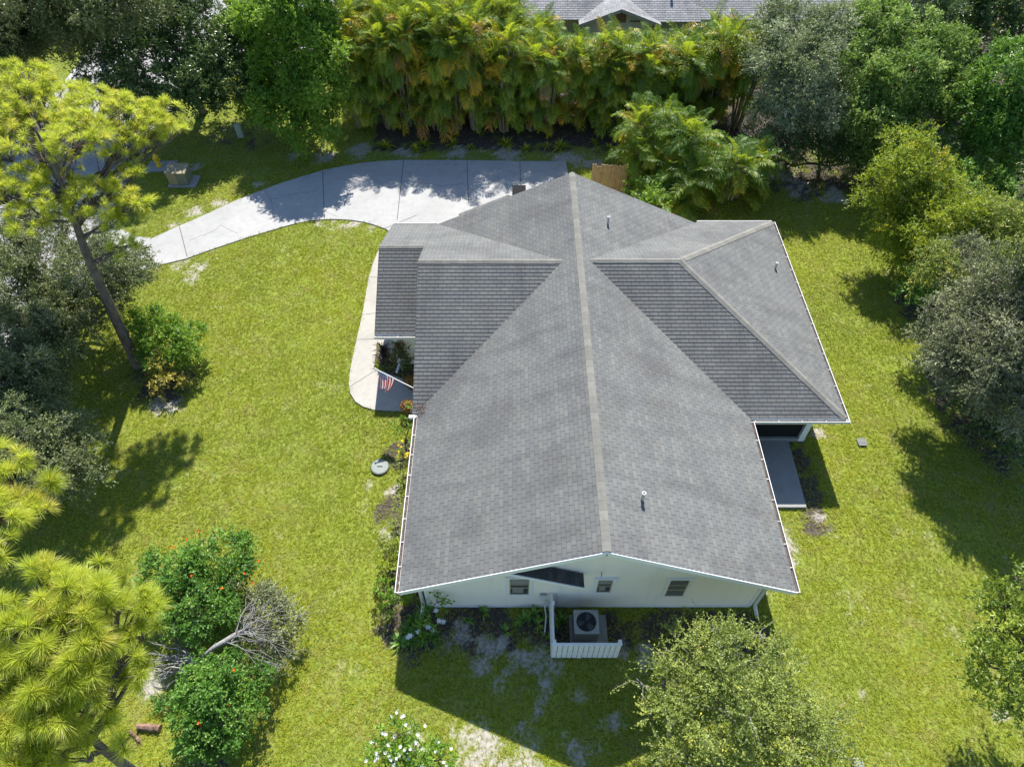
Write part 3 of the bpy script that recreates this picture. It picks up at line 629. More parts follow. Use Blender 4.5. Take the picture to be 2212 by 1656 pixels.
# flag ---------------------------------------------------------------
def flag():
    base = Vector((-3.3, 16.2, 2.0)); tip = Vector(at(811, 797, 2.75))
    base = Vector(at(893, 838, 2.0))
    t = thing('flag', 'red white and blue striped flag hanging from a slanted white pole over the entry walk', 'flag', tuple(base))
    d = (tip-base); mb = MB(); mb.tube([tuple(base+d*q) for q in np.linspace(0, 1, 6)], .02, 8); mb.lathe(tuple(tip-Vector((0, 0, .02))), [(.02, 0), (.04, .02), (.035, .05), (.01, .07)], 10)
    mb.build('pole', M['white'], t, True)
    mb = MB(); mb.bar(base+Vector((.12, 0, -.06)), base-d*.02+Vector((0, 0, -.02)), .06, .06); mb.build('bracket', M['white'], t)
    na, nb = 40, 26; V = []; uv = []
    for j in range(nb+1):
        for i in range(na+1):
            a = i/na; b = j/nb
            p = tip-d*(.04+.47*a*(1-.18*b))          # along the pole, gathers as it hangs
            f = math.sin(a*15+b*2)*.06*(.25+b)+math.sin(a*27+1)*.025*b
            hd = Vector((-d.y, d.x, 0)).normalized()
            q = p+hd*(-f)-Vector((0, 0, 1))*(.02+b*.72*(.72+.28*math.sin(a*2.6+.5)))+Vector((-.12*b*b+.25*b*(1-a)*.5, -.20*b, 0))
            V.append(tuple(q)); uv.append((a, b))
    f = [(j*(na+1)+i, j*(na+1)+i+1, (j+1)*(na+1)+i+1, (j+1)*(na+1)+i) for j in range(nb) for i in range(na)]
    mb = MB(); mb.grid(V, f); mb.uv = [np.array([uv[k] for q in f for k in q])]
    m = NT('flag_cloth'); u_ = m.n('ShaderNodeUVMap').outputs[0]; sp = m.n('ShaderNodeSeparateXYZ'); m.L(u_, sp.inputs[0]); a, b = sp.outputs[0], sp.outputs[1]
    odd = m.math('LESS_THAN', m.math('MODULO', m.math('MULTIPLY', a, 13.), 2.), 1.)
    col = m.mix(odd, (.78, .77, .75), (.5, .02, .03))
    can = m.math('MULTIPLY', m.math('LESS_THAN', a, 7/13), m.math('LESS_THAN', b, .42))
    fa = m.math('SUBTRACT', m.math('FRACT', m.math('MULTIPLY', a, 9*13/7*.78)), .5); fb = m.math('SUBTRACT', m.math('FRACT', m.math('MULTIPLY', b, 9/.42*.9)), .5)
    dist = m.math('SQRT', m.math('ADD', m.math('MULTIPLY', fa, fa), m.math('MULTIPLY', fb, fb)))
    cc = m.mix(m.math('LESS_THAN', dist, .24), (.02, .035, .16), (.8, .8, .8)); col = m.mix(can, col, cc)
    bs = m.bsdf(col, .75, 0, .2); tr = m.n('ShaderNodeBsdfTranslucent'); m.L(col, tr.inputs[0]); mx = m.n('ShaderNodeMixShader'); mx.inputs[0].default_value = .3
    m.L(bs.outputs[0], mx.inputs[1]); m.L(tr.outputs[0], mx.inputs[2]); mb.build('flag_cloth', m.end(mx), t, True)
flag()
# lids, drains, boxes --------------------------------------------------
def lid():
    p = at(821, 1009); t = thing('septic_lid', 'round grey concrete access lid set in the lawn by the left wall', 'lid', (p[0], p[1], 0))
    mb = MB(); mb.lathe((p[0], p[1], 0), [(.32, -.03), (.32, .055), (.30, .07), (.05, .075)], 32); mb.build('cover', mat_plain('lid_grey', (.25, .275, .255), .8, 0, .2, .3, 12), t)
    mb = MB(); an = np.linspace(0, 2*PI, 30); mb.tube(np.column_stack([p[0]+.33*np.cos(an), p[1]+.33*np.sin(an), np.full(30, .045)]), .018, 6); mb.build('rim', M['acdark'], t)
    mb = MB(); mb.bar((p[0]-.1, p[1], .085), (p[0]+.1, p[1], .085), .03, .02); mb.build('handle', M['acdark'], t)
lid()
def drain():
    p = at(1861, 956); t = thing('drain_grate', 'small square dark drain grate in the right lawn', 'drain', (p[0], p[1], 0)); s = .15
    mb = MB(); mb.box(p[0]-s, p[0]+s, p[1]-s, p[1]+s, -.02, .05); mb.build('pit', M['acdark'], t)
    mb = MB()
    for i in range(6):
        q = -s+2*s*i/5; mb.bar((p[0]+q, p[1]-s, .062), (p[0]+q, p[1]+s, .062), .014, .012); mb.bar((p[0]-s, p[1]+q, .058), (p[0]+s, p[1]+q, .058), .014, .012)
    mb.build('grate', M['acmetal'], t)
drain()
def hydrant():
    p = at(345, 360); t = thing('fire_hydrant', 'yellow fire hydrant on a concrete pad near the pine', 'fire hydrant', (p[0], p[1], .05))
    m = mat_plain('hydrant_yellow', (.72, .5, .02), .45)
    mb = MB(); mb.lathe((p[0], p[1], .05), [(.16, 0), (.16, .05), (.11, .06), (.11, .5), (.15, .51), (.15, .56), (.12, .58), (.09, .68), (.03, .72), (.03, .78)], 16); mb.build('barrel', m, t, False)
    mb = MB()
    for dx, dy, r in ((-.2, 0, .05), (.2, 0, .05), (0, -.2, .07)): mb.tube([(p[0], p[1], .47), (p[0]+dx, p[1]+dy, .47)], r, 10)
    mb.build('nozzle', m, t)
    q = [(p[0]-.75, p[1]-.55), (p[0]+.75, p[1]-.45), (p[0]+.85, p[1]+.5), (p[0]-.6, p[1]+.45)]
    slab('hydrant_pad', q, -.05, .05, M['patio'])
hydrant()
def transformer():
    p = at(395, 395); t = thing('transformer_box', 'tan and green metal electrical cabinet on the verge above the driveway', 'utility cabinet', (p[0], p[1], .08))
    m1 = mat_plain('cabinet_green', (.19, .2, .14), .7, 0, .2, .25, 4); m2 = mat_plain('cabinet_tan', (.3, .255, .15), .5, 0, .35, .25, 4)
    x, y = p[0]-.05, p[1]
    mb = MB(); mb.box(x-.5, x+.5, y-.3, y+.45, .08, .8); mb.build('cabinet', m1, t)
    mb = MB(); mb.quads([[(x-.55, y-.36, .81), (x+.55, y-.36, .81), (x+.55, y+.49, .88), (x-.55, y+.49, .88)]]); mb.box(x-.53, x+.53, y-.34, y+.47, .76, .805); mb.build('lid', m2, t)
    for k in (0, 1):
        mb = MB(); mb.box(x-.48+k*.49, x-.01+k*.49, y-.335, y-.302, .12, .75); mb.build('door', m2 if k == 0 else m1, t)
    slab('cabinet_pad', [(x-.6, y-.42), (x+.85, y-.42), (x+.85, y+.55), (x-.6, y+.55)], -.05, .08, M['patio'])
transformer()
def pedestal():
    p = at(521, 296); t = thing('cable_pedestal', 'small pale green cable pedestal under the bright green tree', 'pedestal', (p[0], p[1], 0))
    m = mat_plain('pedestal_green', (.3, .37, .29), .5)
    mb = MB(); mb.box(p[0]-.16, p[0]+.16, p[1]-.12, p[1]+.12, 0, .7); mb.build('case', m, t)
    mb = MB(); mb.box(p[0]-.18, p[0]+.18, p[1]-.14, p[1]+.14, .7, .78); mb.build('cap', m, t)
pedestal()
def bin_():
    x, y = .35, 29.3; t = thing('wheeled_bin', 'black bin just showing above the roof edge by the driveway', 'bin', (x, y, .03))
    m = mat_plain('bin_black', (.02, .021, .023), .85, 0, .05); 
    mb = MB(); b = [(x-.26, y-.3), (x+.26, y-.3), (x+.26, y+.3), (x-.26, y+.3)]; tp = [(x-.32, y-.36), (x+.32, y-.36), (x+.32, y+.36), (x-.32, y+.36)]
    for i in range(4):
        j = (i+1) % 4; mb.quads([[(*b[i], .1), (*b[j], .1), (*tp[j], 1.1), (*tp[i], 1.1)]])
    mb.quads([[(*q, .1) for q in b[::-1]]]); mb.build('body', m, t)
    mb = MB(); mb.box(x-.34, x+.34, y-.38, y+.38, 1.1, 1.16); mb.box(x-.25, x+.25, y+.36, y+.42, 1.05, 1.12); mb.build('lid', m, t)
    for s in (-1, 1):
        mb = MB(); mb.tube([(x+s*.24, y+.3, .13), (x+s*.3, y+.3, .13)], .12, 14); mb.build('wheel', M['acdark'], t)
bin_()
def woodfence():
    t = thing('wood_fence', 'tan vertical board fence behind the roof beside the palm clump', 'fence', (4.6, 30.6, 0))
    m = mat_bark('fence_wood', (.26, .17, .08), (.45, .32, .17), 6); rr = random.Random(2); x = 4.05
    for i in range(16):
        mb = MB(); mb.box(x, x+.1, 30.5, 30.53, .03, 1.75+rr.uniform(-.07, .07)); mb.build('board', m, t); x += .115
    mb = MB(); mb.box(4.05, x, 30.53, 30.58, .4, .5); mb.box(4.05, x, 30.53, 30.58, 1.3, 1.4); mb.build('rail', m, t)
woodfence()

# ------------------------------------------------------------------ the neighbour's house beyond the hedge
def neighbour():
    t = thing('neighbour_house', 'light grey shingled house beyond the palm hedge at the top edge', 'house', (8, 52, 0))
    R_, D_ = MB(), MB()
    def pl(pts3, ev_, expo=.17, seed=0):
        P = [np.array(p, float) for p in pts3]; ev = np.array(ev_, float); ev /= np.linalg.norm(ev)
        n = np.cross(P[1]-P[0], P[2]-P[0]); n /= np.linalg.norm(n); n *= np.sign(n[2]); eu = np.cross(ev, n); eu /= np.linalg.norm(eu)
        q = [(float(np.dot(p-P[0], eu)), float(np.dot(p-P[0], ev))) for p in P]; strips(R_, q, P[0], eu, ev, expo, .016, seed=seed)
        D_.quads([[p-np.array([0, 0, .012]) for p in P]])
    k = .42
    yf, z0 = 44.3, 2.85; yr = 51.3; zt = z0+k*(yr-yf)
    pl([(-6, yf, z0), (9.5, yf, z0), (9.5, yr, zt), (-1, yr, zt)], (0, 1, k), seed=1)
    pl([(9.5, yf, z0), (27, yf, z0), (21, yr, zt), (9.5, yr, zt)], (0, 1, k), seed=2)
    pl([(-6, 58.3, z0), (-1, yr, zt), (21, yr, zt), (27, 58.3, z0)], (0, -1, k), seed=3)
    # gable toward the hedge
    xp, zp, hw = 6.6, 3.72, 2.5; g0 = 43.7; ze = zp-hw*.36
    pl([(xp-hw, g0, ze), (xp-hw, yf+.5, ze), (xp, yf+2.1, zp), (xp, g0, zp)], (1, 0, .36), seed=4)
    pl([(xp+hw, g0, ze), (xp, g0, zp), (xp, yf+2.1, zp), (xp+hw, yf+.5, ze)], (-1, 0, .36), seed=5)
    pl([(7.2, 44.0, 2.85), (11.6, 44.0, 2.85), (11.0, 50.6, 5.72), (8.2, 50.6, 5.72)], (0, 1, .435), seed=6)
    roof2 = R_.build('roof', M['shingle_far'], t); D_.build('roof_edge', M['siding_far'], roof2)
    mb = MB(); mb.bar((xp-hw, g0-.03, ze-.08), (xp, g0-.03, zp-.08), .05, .2); mb.bar((xp+hw, g0-.03, ze-.08), (xp, g0-.03, zp-.08), .05, .2); mb.build('rake_board', M['patio'], roof2)
    wl = MB(); wy = g0+.4
    strips(wl, [(xp-hw+.5, 0), (xp+hw-.5, 0), (xp+hw-.5, ze+.1), (xp, zp-.15), (xp-hw+.5, ze+.1)], (0, wy, 0), (1, 0, 0), (0, 0, 1), .16, .02)
    wl.box(-5, 25, 45., 45.2, 0, 2.95); wl.box(-5, -4.8, 45.2, 57, 0, 2.95); wl.box(24.8, 25, 45.2, 57, 0, 2.95); wl.build('wall', M['siding_far'], t)
    mb = MB(); 
    for i in range(8): mb.bar((xp-.25, wy-.05, 2.82+i*.07), (xp+.35, wy-.05, 2.82+i*.07), .04, .05)
    mb.box(xp-.3, xp+.4, wy-.03, wy-.015, 2.77, 3.4); mb.build('gable_vent', M['rust'], t)
    mb = MB(); mb.lathe((9.9, 45.8, 3.6), [(.07, 0), (.07, .5), (.1, .5), (.1, .56)], 10); mb.build('vent_pipe', M['gutter'], roof2)
neighbour()

# ------------------------------------------------------------------ plants
def nrm(a): return a/(np.linalg.norm(a, axis=-1, keepdims=True)+1e-9)
def crown(fo, tw, blobs, rng, ll=.10, lw=.045, dens=20, sl=.45, nl=11, up=.35, hole=.0, twig=.25, twr=.008, kc=20, lo=-.55, rs=(.21, .40), petiole=.1):
    """leafy sprays springing from clumps inside each blob (centre, radius, flatten)"""
    cent = []
    for c, r, fl in blobs:
        c = np.array(c, float); K = max(5, int(kc*r**1.1))
        d = nrm(rng.normal(size=(K*3, 3))); d = d[d[:, 2] > lo][:K]; K = len(d)
        cc = c+d*np.array([1, 1, fl])*r*rng.uniform(.45, 1.0, (K, 1)); rr = r*rng.uniform(rs[0], rs[1], K); ct = rng.normal(0, .2, K)
        cent += [(cc[i], r) for i in range(min(K, 7))]
        n = np.maximum(3, (dens*4*PI*rr**2*.55).astype(int)); ix = np.repeat(np.arange(K), n); S = len(ix)
        sd = nrm(rng.normal(size=(S, 3))+d[ix]*.75+np.array([0, 0, up])); st = cc[ix]+sd*(rr[ix]*rng.uniform(.25, .85, S))[:, None]
        L = sl*rng.uniform(.55, 1.25, S)
        s2_ = np.repeat(np.arange(S), nl); tt = np.tile((np.arange(nl)+.5)/nl, S)*rng.uniform(.8, 1, S*nl)
        droop = np.array([0, 0, -1.0])*(tt**2*.25*L[s2_])[:, None]
        base = st[s2_]+sd[s2_]*(L[s2_]*tt)[:, None]+droop
        ld_ = nrm(sd[s2_]*.55+rng.normal(size=(len(tt), 3))*.75); nn = nrm(np.array([0, 0, 1.])+rng.normal(size=(len(tt), 3))*.6)
        sz = rng.uniform(.65, 1.25, len(tt))
        ti = np.clip(.45+ct[ix][s2_]+rng.normal(0, .17, len(tt)), 0, 1)
        fo.quads(leafq(base, ld_, nn, ll*sz, lw*sz), ti)
        if tw is not None and twig > 0:
            m = rng.random(S) < twig; a = st[m]-sd[m]*rr[ix][m][:, None]*.3; b = st[m]+sd[m]*L[m][:, None]*.8; sdw = nrm(np.cross(sd[m], rng.normal(size=(m.sum(), 3))))*twr
            tw.quads(np.stack([a-sdw, a+sdw, b+sdw*.4, b-sdw*.4], 1))
    return cent
def limb(mb, a, b, r0, r1, rng, sag=.15, n=6, k=6):
    a, b = np.array(a, float), np.array(b, float); L = np.linalg.norm(b-a); t = np.linspace(0, 1, n)
    P = a+(b-a)*t[:, None]+rng.normal(0, .045*L, (n, 3))*(np.sin(t*PI))[:, None]; P[:, 2] += np.sin(t*PI)*sag*L*.4
    mb.tube(P, r0+(r1-r0)*t, k); return P
def tree(name, label, cat, base, blobs, leaf='lf_green', bark='bark_brown', seed=1, tr=.14, group=None, stems=1, fork=.45, **kw):
    """blobs: (u, v, z, r[, flatten]) in photograph pixels at height z"""
    rng = np.random.default_rng(seed); base = np.array([base[0], base[1], 0.0])
    B = [(at(b[0], b[1], b[2]) if len(b) < 6 else np.array(b[:3]), b[3], b[4] if len(b) > 4 else .85) for b in blobs]
    t = thing(name, label, cat, base, group)
    fo, br = MB(), MB()
    cent = crown(fo, br, B, rng, **kw)
    mean = np.mean([b[0] for b in B], 0)
    for s in range(stems):
        b0 = base
        fk = b0+(mean-b0)*np.array([.4, .4, fork]); fk[2] = max(.3, mean[2]*fork)
        limb(br, b0-np.array([0, 0, .05]), fk, tr, tr*.7, rng, 0, 6, 8)
        for i, (c, r, fl) in enumerate(B):
            if stems > 1 and i % stems != s: continue
            limb(br, fk, c, tr*.55, tr*.2, rng)
    for (c, r) in cent:
        bi = min(B, key=lambda q: np.linalg.norm(q[0]-c)); limb(br, bi[0], c, max(.012, tr*.2), .008, rng, .1, 4, 5)
    fo.build('crown', M[leaf], t); br.build('trunk' if tr > .05 else 'stem', M[bark], t, True); return t
def flowers(t, pts, mat, rng, size=.09, n=5, spread=.05):
    o0 = wloc(t); protos_ = []
    for i, p in enumerate(list(pts)[:100]):
        if i < 4:
            mb = MB(); an = np.arange(2*n)*PI/n; rr_ = np.where(np.arange(2*n) % 2 == 0, size, size*.55)*rng.uniform(.85, 1.15, 2*n)
            ring = np.column_stack([np.cos(an)*rr_, np.sin(an)*rr_, rng.uniform(-.02, .03, 2*n)])+o0; mb.grid(np.vstack([[o0-np.array([0, 0, .02])], ring]), [(0, 1+q, 1+(q+1) % (2*n)) for q in range(2*n)], rng.random())
            o = mb.build('flower', M[mat], t); protos_.append(o)
        else:
            o = protos_[i % 4].copy(); C.objects.link(o); o.parent = t; o.rotation_euler = (0, 0, rng.uniform(0, 6.28))
        o.location = tuple(np.array(p)-o0)
def W(u, v): p = at(u, v); return (p[0], p[1])

OAK = dict(ll=.08, lw=.042, dens=40, sl=.38, nl=11, twig=.35, twr=.009)
# trees of the upper left
tree('oak_tree', 'grey green oak in the top left corner beyond the sunlit verge', 'tree', W(70, 120), [(-10,70,5,2.4),(70,30,6,2.3),(140,55,5,1.9),(40,95,4,1.8),(120,95,3.6,1.4),(-70,50,5.5,2.6)], 'lf_oak', 'bark_brown', 11, .25, ll=.12, lw=.065, dens=19, sl=.5, nl=11)
tree('oak_tree', 'olive green oak over the far end of the street at the top edge', 'tree', W(235, 70), [(205,25,6,1.9),(260,10,7,1.9),(230,80,4.5,1.4),(170,-10,7,2),(190,90,4,1.1)], 'lf_oak', 'bark_brown', 12, .2, ll=.12, lw=.065, dens=19, sl=.5, nl=11)
tree('oak_tree', 'dark sparse oak with a leaning trunk on the verge by the street', 'tree', W(440, 242), [(225,165,3.2,1.3),(285,200,3.2,1.4),(335,130,4,1.6),(300,240,2.8,1.0),(395,165,3.8,1.4),(425,60,5,1.6),(250,110,4,1.3),(380,235,2.6,1.1),(455,120,4.2,1.4),(345,50,5,1.7),(205,190,2.8,.9),(400,-10,6,1.8),(330,225,2.8,1.0),(440,190,3.2,1.2),(480,160,3.6,1.1),(455,225,2.4,.9),(470,150,3.2,1.2),(505,130,3.6,1.1),(430,150,3.4,1.1),(505,185,3.0,1.1),(485,215,2.4,.8)], 'lf_dark', 'bark_brown', 13, .26, ll=.13, lw=.075, dens=15, sl=.5, nl=11, kc=18)
tree('laurel_tree', 'dense bright green tree between the dark oak and the palm hedge', 'tree', W(640, 275), [(590,50,5.6,1.9),(530,120,3.4,1.6),(670,90,5.4,1.8),(600,170,3.0,1.8),(690,190,3.4,1.6),(540,40,5,1.5),(620,240,1.9,1.5),(710,260,1.7,1.2),(640,0,7,1.8),(560,220,1.6,1.2),(660,285,1.2,1.0),(505,60,4,1.2)], 'lf_bright', 'bark_brown', 14, .2, ll=.14, lw=.075, dens=18, sl=.5, nl=11, kc=22)
# oaks under and below the pine
tree('oak_tree', 'small leaved oak under the tall pine beside the driveway mouth', 'tree', W(130, 700), [(10,545,3.4,1.4),(90,575,3.4,1.3),(170,590,3.1,1.2),(245,580,3.0,1.0),(300,565,2.8,.85),(40,650,3,1.4),(125,655,2.7,1.2),(295,605,2.5,.7),(200,540,3.2,.9),(60,500,3.6,1.2),(200,640,2.6,.8),(250,630,2.4,.6),(330,560,2.4,.45),(220,490,3,.7),(130,475,3.2,.9),(210,690,2.5,.7),(262,605,3.4,.9),(160,690,2.7,.9),(300,590,3.3,.7),(230,560,4.0,.9),(160,610,4.0,.9),(250,650,3.0,.6)], 'lf_oak', 'bark_grey', 15, .16, **{**OAK, 'dens': 36, 'kc': 20})
tree('oak_tree', 'dark oak at the left edge beside the shaded lawn', 'tree', W(40, 900), [(0,730,3.4,1.5),(65,745,3.1,1.3),(25,830,3,1.5),(105,700,2.9,.9),(80,860,2.4,1.1),(-30,880,3,1.5),(150,700,2.5,.6),(110,790,2.2,.7),(10,920,2.6,1.2)], 'lf_oak', 'bark_grey', 16, .16, **OAK)
tree('oak_tree', 'spreading oak below the shaded lawn at the left edge', 'tree', W(110, 1090), [(30,960,3.4,1.3),(105,950,2.9,1.1),(165,985,2.6,1.0),(70,1020,2.9,1.2),(150,925,2.6,.8),(10,1060,2.9,1.2),(120,1050,2.3,.9),(40,890,2.8,1.0),(90,900,2.4,.8)], 'lf_oak', 'bark_grey', 17, .14, **{**OAK, 'dens': 34})
# right side trees
tree('silver_tree', 'pale silvery tree with glinting leaves right of the palm hedge', 'tree', W(1700, 320), [(1700,60,6,1.5),(1665,140,5,1.2),(1745,140,5.4,1.4),(1790,75,6,1.3),(1720,215,4,1.4),(1665,240,3,1.1),(1780,240,3.6,1.3),(1690,300,1.8,1.1),(1640,300,1.4,.9)], 'lf_silver', 'bark_grey', 21, .15, ll=.12, lw=.055, dens=22, sl=.55, nl=11, twig=.5, twr=.012, up=.5)
tree('broadleaf_tree', 'rounded grey green tree with bright tips in the upper right thicket', 'tree', W(1930, 350), [(1880,60,6,1.3),(1950,75,6,1.4),(2030,120,5.5,1.4),(1870,150,5.2,1.4),(1955,170,5.2,1.6),(2045,190,4.7,1.3),(1890,240,3.8,1.5),(1990,260,3.4,1.4),(1860,310,2,1.2),(1930,320,1.8,1.2)], 'lf_shine', 'bark_brown', 22, .18, ll=.13, lw=.065, dens=21, sl=.5, nl=11, up=.6)
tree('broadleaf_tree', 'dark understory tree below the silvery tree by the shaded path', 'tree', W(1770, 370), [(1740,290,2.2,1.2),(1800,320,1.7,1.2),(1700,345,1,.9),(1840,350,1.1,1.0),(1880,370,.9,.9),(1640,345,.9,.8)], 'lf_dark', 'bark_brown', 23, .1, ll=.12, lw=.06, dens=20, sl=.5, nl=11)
tree('broadleaf_tree', 'full green tree at the right edge above the banana plants', 'tree', W(2180, 420), [(2135,205,5,1.4),(2190,165,6,1.5),(2155,265,4.2,1.5),(2105,290,3.2,1.1),(2200,310,3.8,1.5),(2085,235,3.6,.9),(2190,390,2.2,1.2)], 'lf_green', 'bark_brown', 24, .18, ll=.13, lw=.065, dens=21, sl=.45, nl=11, up=.5)
tree('broadleaf_tree', 'dim grey tree behind the thicket in the top right corner', 'tree', W(2090, 90), [(2080,20,5.5,1.7),(2140,50,5,1.5),(1990,5,6.5,1.6),(2200,90,4.5,1.3),(2210,0,6,1.8)], 'lf_dark', 'bark_grey', 25, .2, ll=.13, lw=.07, dens=17, sl=.55, nl=11)
SH = dict(ll=.10, lw=.05, dens=30, sl=.55, nl=12, up=.5, twr=.008)
tree('yellow_shrub', 'tall yellow green shrub standing highest beside the right lawn', 'shrub', W(1985, 470), [(1960,315,4.8,.9),(1925,375,4.2,1.0),(2000,355,4.4,.9),(1955,420,3.4,1.2),(1885,400,3.8,.6),(2030,420,3.4,1.0),(1895,455,2.6,.9)], 'lf_yellow', 'bark_brown', 26, .08, stems=3, **SH)
tree('yellow_shrub', 'lower yellow green shrub mass spreading below the tall yellow shrub', 'shrub', W(2060, 540), [(1970,500,2.6,1.2),(2050,480,3,1.2),(2020,540,2.1,1.1),(1930,520,1.8,.9),(2090,450,3.2,1.0),(1960,560,1.2,.8)], 'lf_yellow', 'bark_brown', 27, .07, stems=3, **SH)
tree('olive_shrub', 'brownish olive shrub between the yellow shrubs and the grey oak', 'shrub', W(2130, 580), [(2100,520,2.6,1.0),(2150,480,3,1.1),(2130,580,2,1.0),(2060,580,1.6,.9),(2190,540,2.6,1.1),(2015,565,3.6,.75),(1990,595,3.0,.55),(2045,590,3.6,.8)], 'lf_olive', 'bark_brown', 28, .07, stems=3, **SH)
tree('dark_shrub', 'dark glossy shrub beside the sunny lawn below the yellow shrubs', 'shrub', W(1990, 650), [(1990,605,1.4,.8),(1960,640,.9,.55),(2030,590,1.6,.9),(1950,580,.9,.6),(2020,650,.9,.6)], 'lf_green', 'bark_brown', 29, .05, stems=3, ll=.17, lw=.07, dens=11, sl=.4, nl=9)
tree('grey_oak', 'grey twiggy oak overhanging the right lawn at the right edge', 'tree', W(2130, 900), [(2085,685,4,1.2),(2060,760,3.7,1.1),(2150,720,4.3,1.5),(2115,800,3.7,1.3),(2040,690,3.7,.8),(2190,815,3.6,1.4),(2165,625,4,1.3),(2100,610,3.8,1.0),(2205,690,4.6,1.5),(2150,860,2.8,1.0),(2035,770,3.2,.6),(2010,720,3,.7),(2005,780,2.4,.5),(2080,560,3.6,1.0),(2212,760,4.6,1.6),(2212,880,3.4,1.3)], 'lf_grey', 'bark_grey', 30, .16, **{**OAK, 'twig': .6, 'twr': .010, 'dens': 34, 'll': .075})
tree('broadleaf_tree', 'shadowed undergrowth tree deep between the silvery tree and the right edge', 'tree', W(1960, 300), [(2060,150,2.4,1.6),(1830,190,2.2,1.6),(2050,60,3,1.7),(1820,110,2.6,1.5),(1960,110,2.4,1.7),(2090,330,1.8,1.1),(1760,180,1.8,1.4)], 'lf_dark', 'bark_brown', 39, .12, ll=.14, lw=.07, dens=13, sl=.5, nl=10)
tree('vine_thicket', 'tangled mid green thicket between the yellow shrubs and the right edge tree', 'thicket', W(2150, 470), [(2130,425,2.5,1.2),(2200,445,2,1.2),(2070,385,2.6,1.0),(2180,500,1.8,.9),(2030,340,2.6,.9)], 'lf_green', 'bark_brown', 38, .06, stems=2, ll=.13, lw=.065, dens=16, sl=.45, nl=10)
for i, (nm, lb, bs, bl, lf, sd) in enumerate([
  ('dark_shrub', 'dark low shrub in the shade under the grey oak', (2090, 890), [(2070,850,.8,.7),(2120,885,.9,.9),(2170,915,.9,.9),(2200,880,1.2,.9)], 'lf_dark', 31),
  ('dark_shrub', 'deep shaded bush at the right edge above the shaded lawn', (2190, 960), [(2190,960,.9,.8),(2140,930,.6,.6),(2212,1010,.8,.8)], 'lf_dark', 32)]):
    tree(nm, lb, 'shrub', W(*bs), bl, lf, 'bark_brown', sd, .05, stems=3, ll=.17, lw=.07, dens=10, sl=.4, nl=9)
tree('maple_tree', 'yellow green tree reaching in from the lower right edge', 'tree', W(2250, 1610), [(2190,1245,4.1,.6),(2170,1310,4.1,.7),(2150,1360,3.6,.65),(2205,1375,4.1,.9),(2130,1430,3.2,.65),(2180,1470,3.2,.85),(2200,1530,2.6,.6),(2110,1470,2.8,.3)], 'lf_lime', 'bark_brown', 33, .1, ll=.12, lw=.055, dens=20, sl=.4, nl=10, up=.2)
tree('young_tree', 'rounded olive green young tree with pale leaves in front of the house', 'tree', W(1610, 1600), [(1500,1430,2.7,.85),(1430,1475,2.3,.7),(1600,1430,2.8,.95),(1560,1530,2.8,1.2),(1690,1500,2.5,.9),(1750,1590,2.1,.75),(1650,1590,2.4,1.1),(1440,1560,2.2,.8),(1480,1640,2,.9),(1720,1640,1.8,.85),(1550,1360,2.6,.45),(1440,1400,2.3,.35),(1640,1370,2.6,.45),(1800,1620,1.5,.5),(1800,1560,1.7,.45),(1840,1640,1.2,.4),(1390,1480,2.0,.4),(1680,1430,2.5,.6)], 'lf_olive', 'bark_grey', 34, .09, stems=2, ll=.075, lw=.038, dens=34, sl=.6, nl=15, up=.6, kc=19, twig=.3, twr=.006)
# trees outside the right edge that shade the right lawn
tree('oak_tree', 'oak just beyond the right edge that shades the right lawn', 'tree', (19.2, 16.5), [(17.9,17.3,6.8,1.3,.8,0),(18.8,15.8,7.2,1.6,.8,0),(18.0,14.6,6.2,1.1,.8,0),(19.5,17.5,7.5,1.7,.8,0),(17.6,18.4,5.6,1.1,.8,0),(17.6,16.5,8.2,1.2,.8,0),(18.2,13.2,7.0,1.3,.8,0),(17.9,18.5,8.4,1.3,.8,0),(19,19.5,8.5,1.6,.8,0)], 'lf_oak', 'bark_grey', 35, .18, **{**OAK, 'dens': 26})
# shrubs of the left lawn
SB = dict(ll=.085, lw=.05, dens=46, sl=.34, nl=11, up=.4, twr=.006)
def hrand(t_blobs, rng, k, px=None):
    P = []
    for i in range(k):
        c, r = t_blobs[rng.integers(len(t_blobs))]; d = nrm(rng.normal(size=3)+np.array([0, -.1, .7])); P.append(c+d*r*rng.uniform(.95, 1.2))
    return P
def flower_shrub(label, base, bl, seed, k, mat='fl_orange', size=.048, n=6, leaf='lf_green', name='flowering_shrub', sp=.06, pts=None, **kw):
    t = tree(name, label, 'shrub', W(*base), bl, leaf, 'bark_brown', seed, .05, stems=3, **{**SB, **kw}); rng = np.random.default_rng(seed)
    P = hrand([(at(*b[:3]), b[3]) for b in bl], rng, k)
    if pts: P += [at(*p) for p in pts]
    flowers(t, P, mat, rng, size, n, sp); return t
flower_shrub('round green shrub at the foot of the tall pine trunk', (350, 785), [(345,715,1.5,1.0),(310,705,1.2,.75),(390,740,1.2,.9),(350,760,.9,.8),(405,770,.7,.6)], 41, 4, leaf='lf_bright')
tree('gold_shrub', 'small golden yellow bush in front of the round green shrub', 'shrub', W(355, 850), [(350,785,1.0,.5),(372,812,.8,.45),(335,815,.6,.42),(385,830,.5,.35),(350,840,.4,.4)], 'lf_gold', 'bark_brown', 42, .03, stems=3, **{**SB, 'll': .1})
flower_shrub('green shrub with orange blossoms above the fallen grey branch', (440, 1335), [(400,1225,1.8,.9),(470,1205,1.7,.9),(440,1165,1.5,.35),(525,1205,1.2,.4),(435,1290,1.5,1.05),(500,1250,1.4,.75),(395,1320,1.0,.8),(360,1250,1.4,.6),(470,1320,1.0,.7)], 43, 14, pts=[(429,1146,1.6),(464,1151,1.6),(376,1182,1.6),(484,1173,1.5),(521,1185,1.4),(531,1188,1.4),(548,1203,1.3),(443,1268,2.2),(479,1270,2.1),(424,1303,2.0),(559,1211,1.2)])
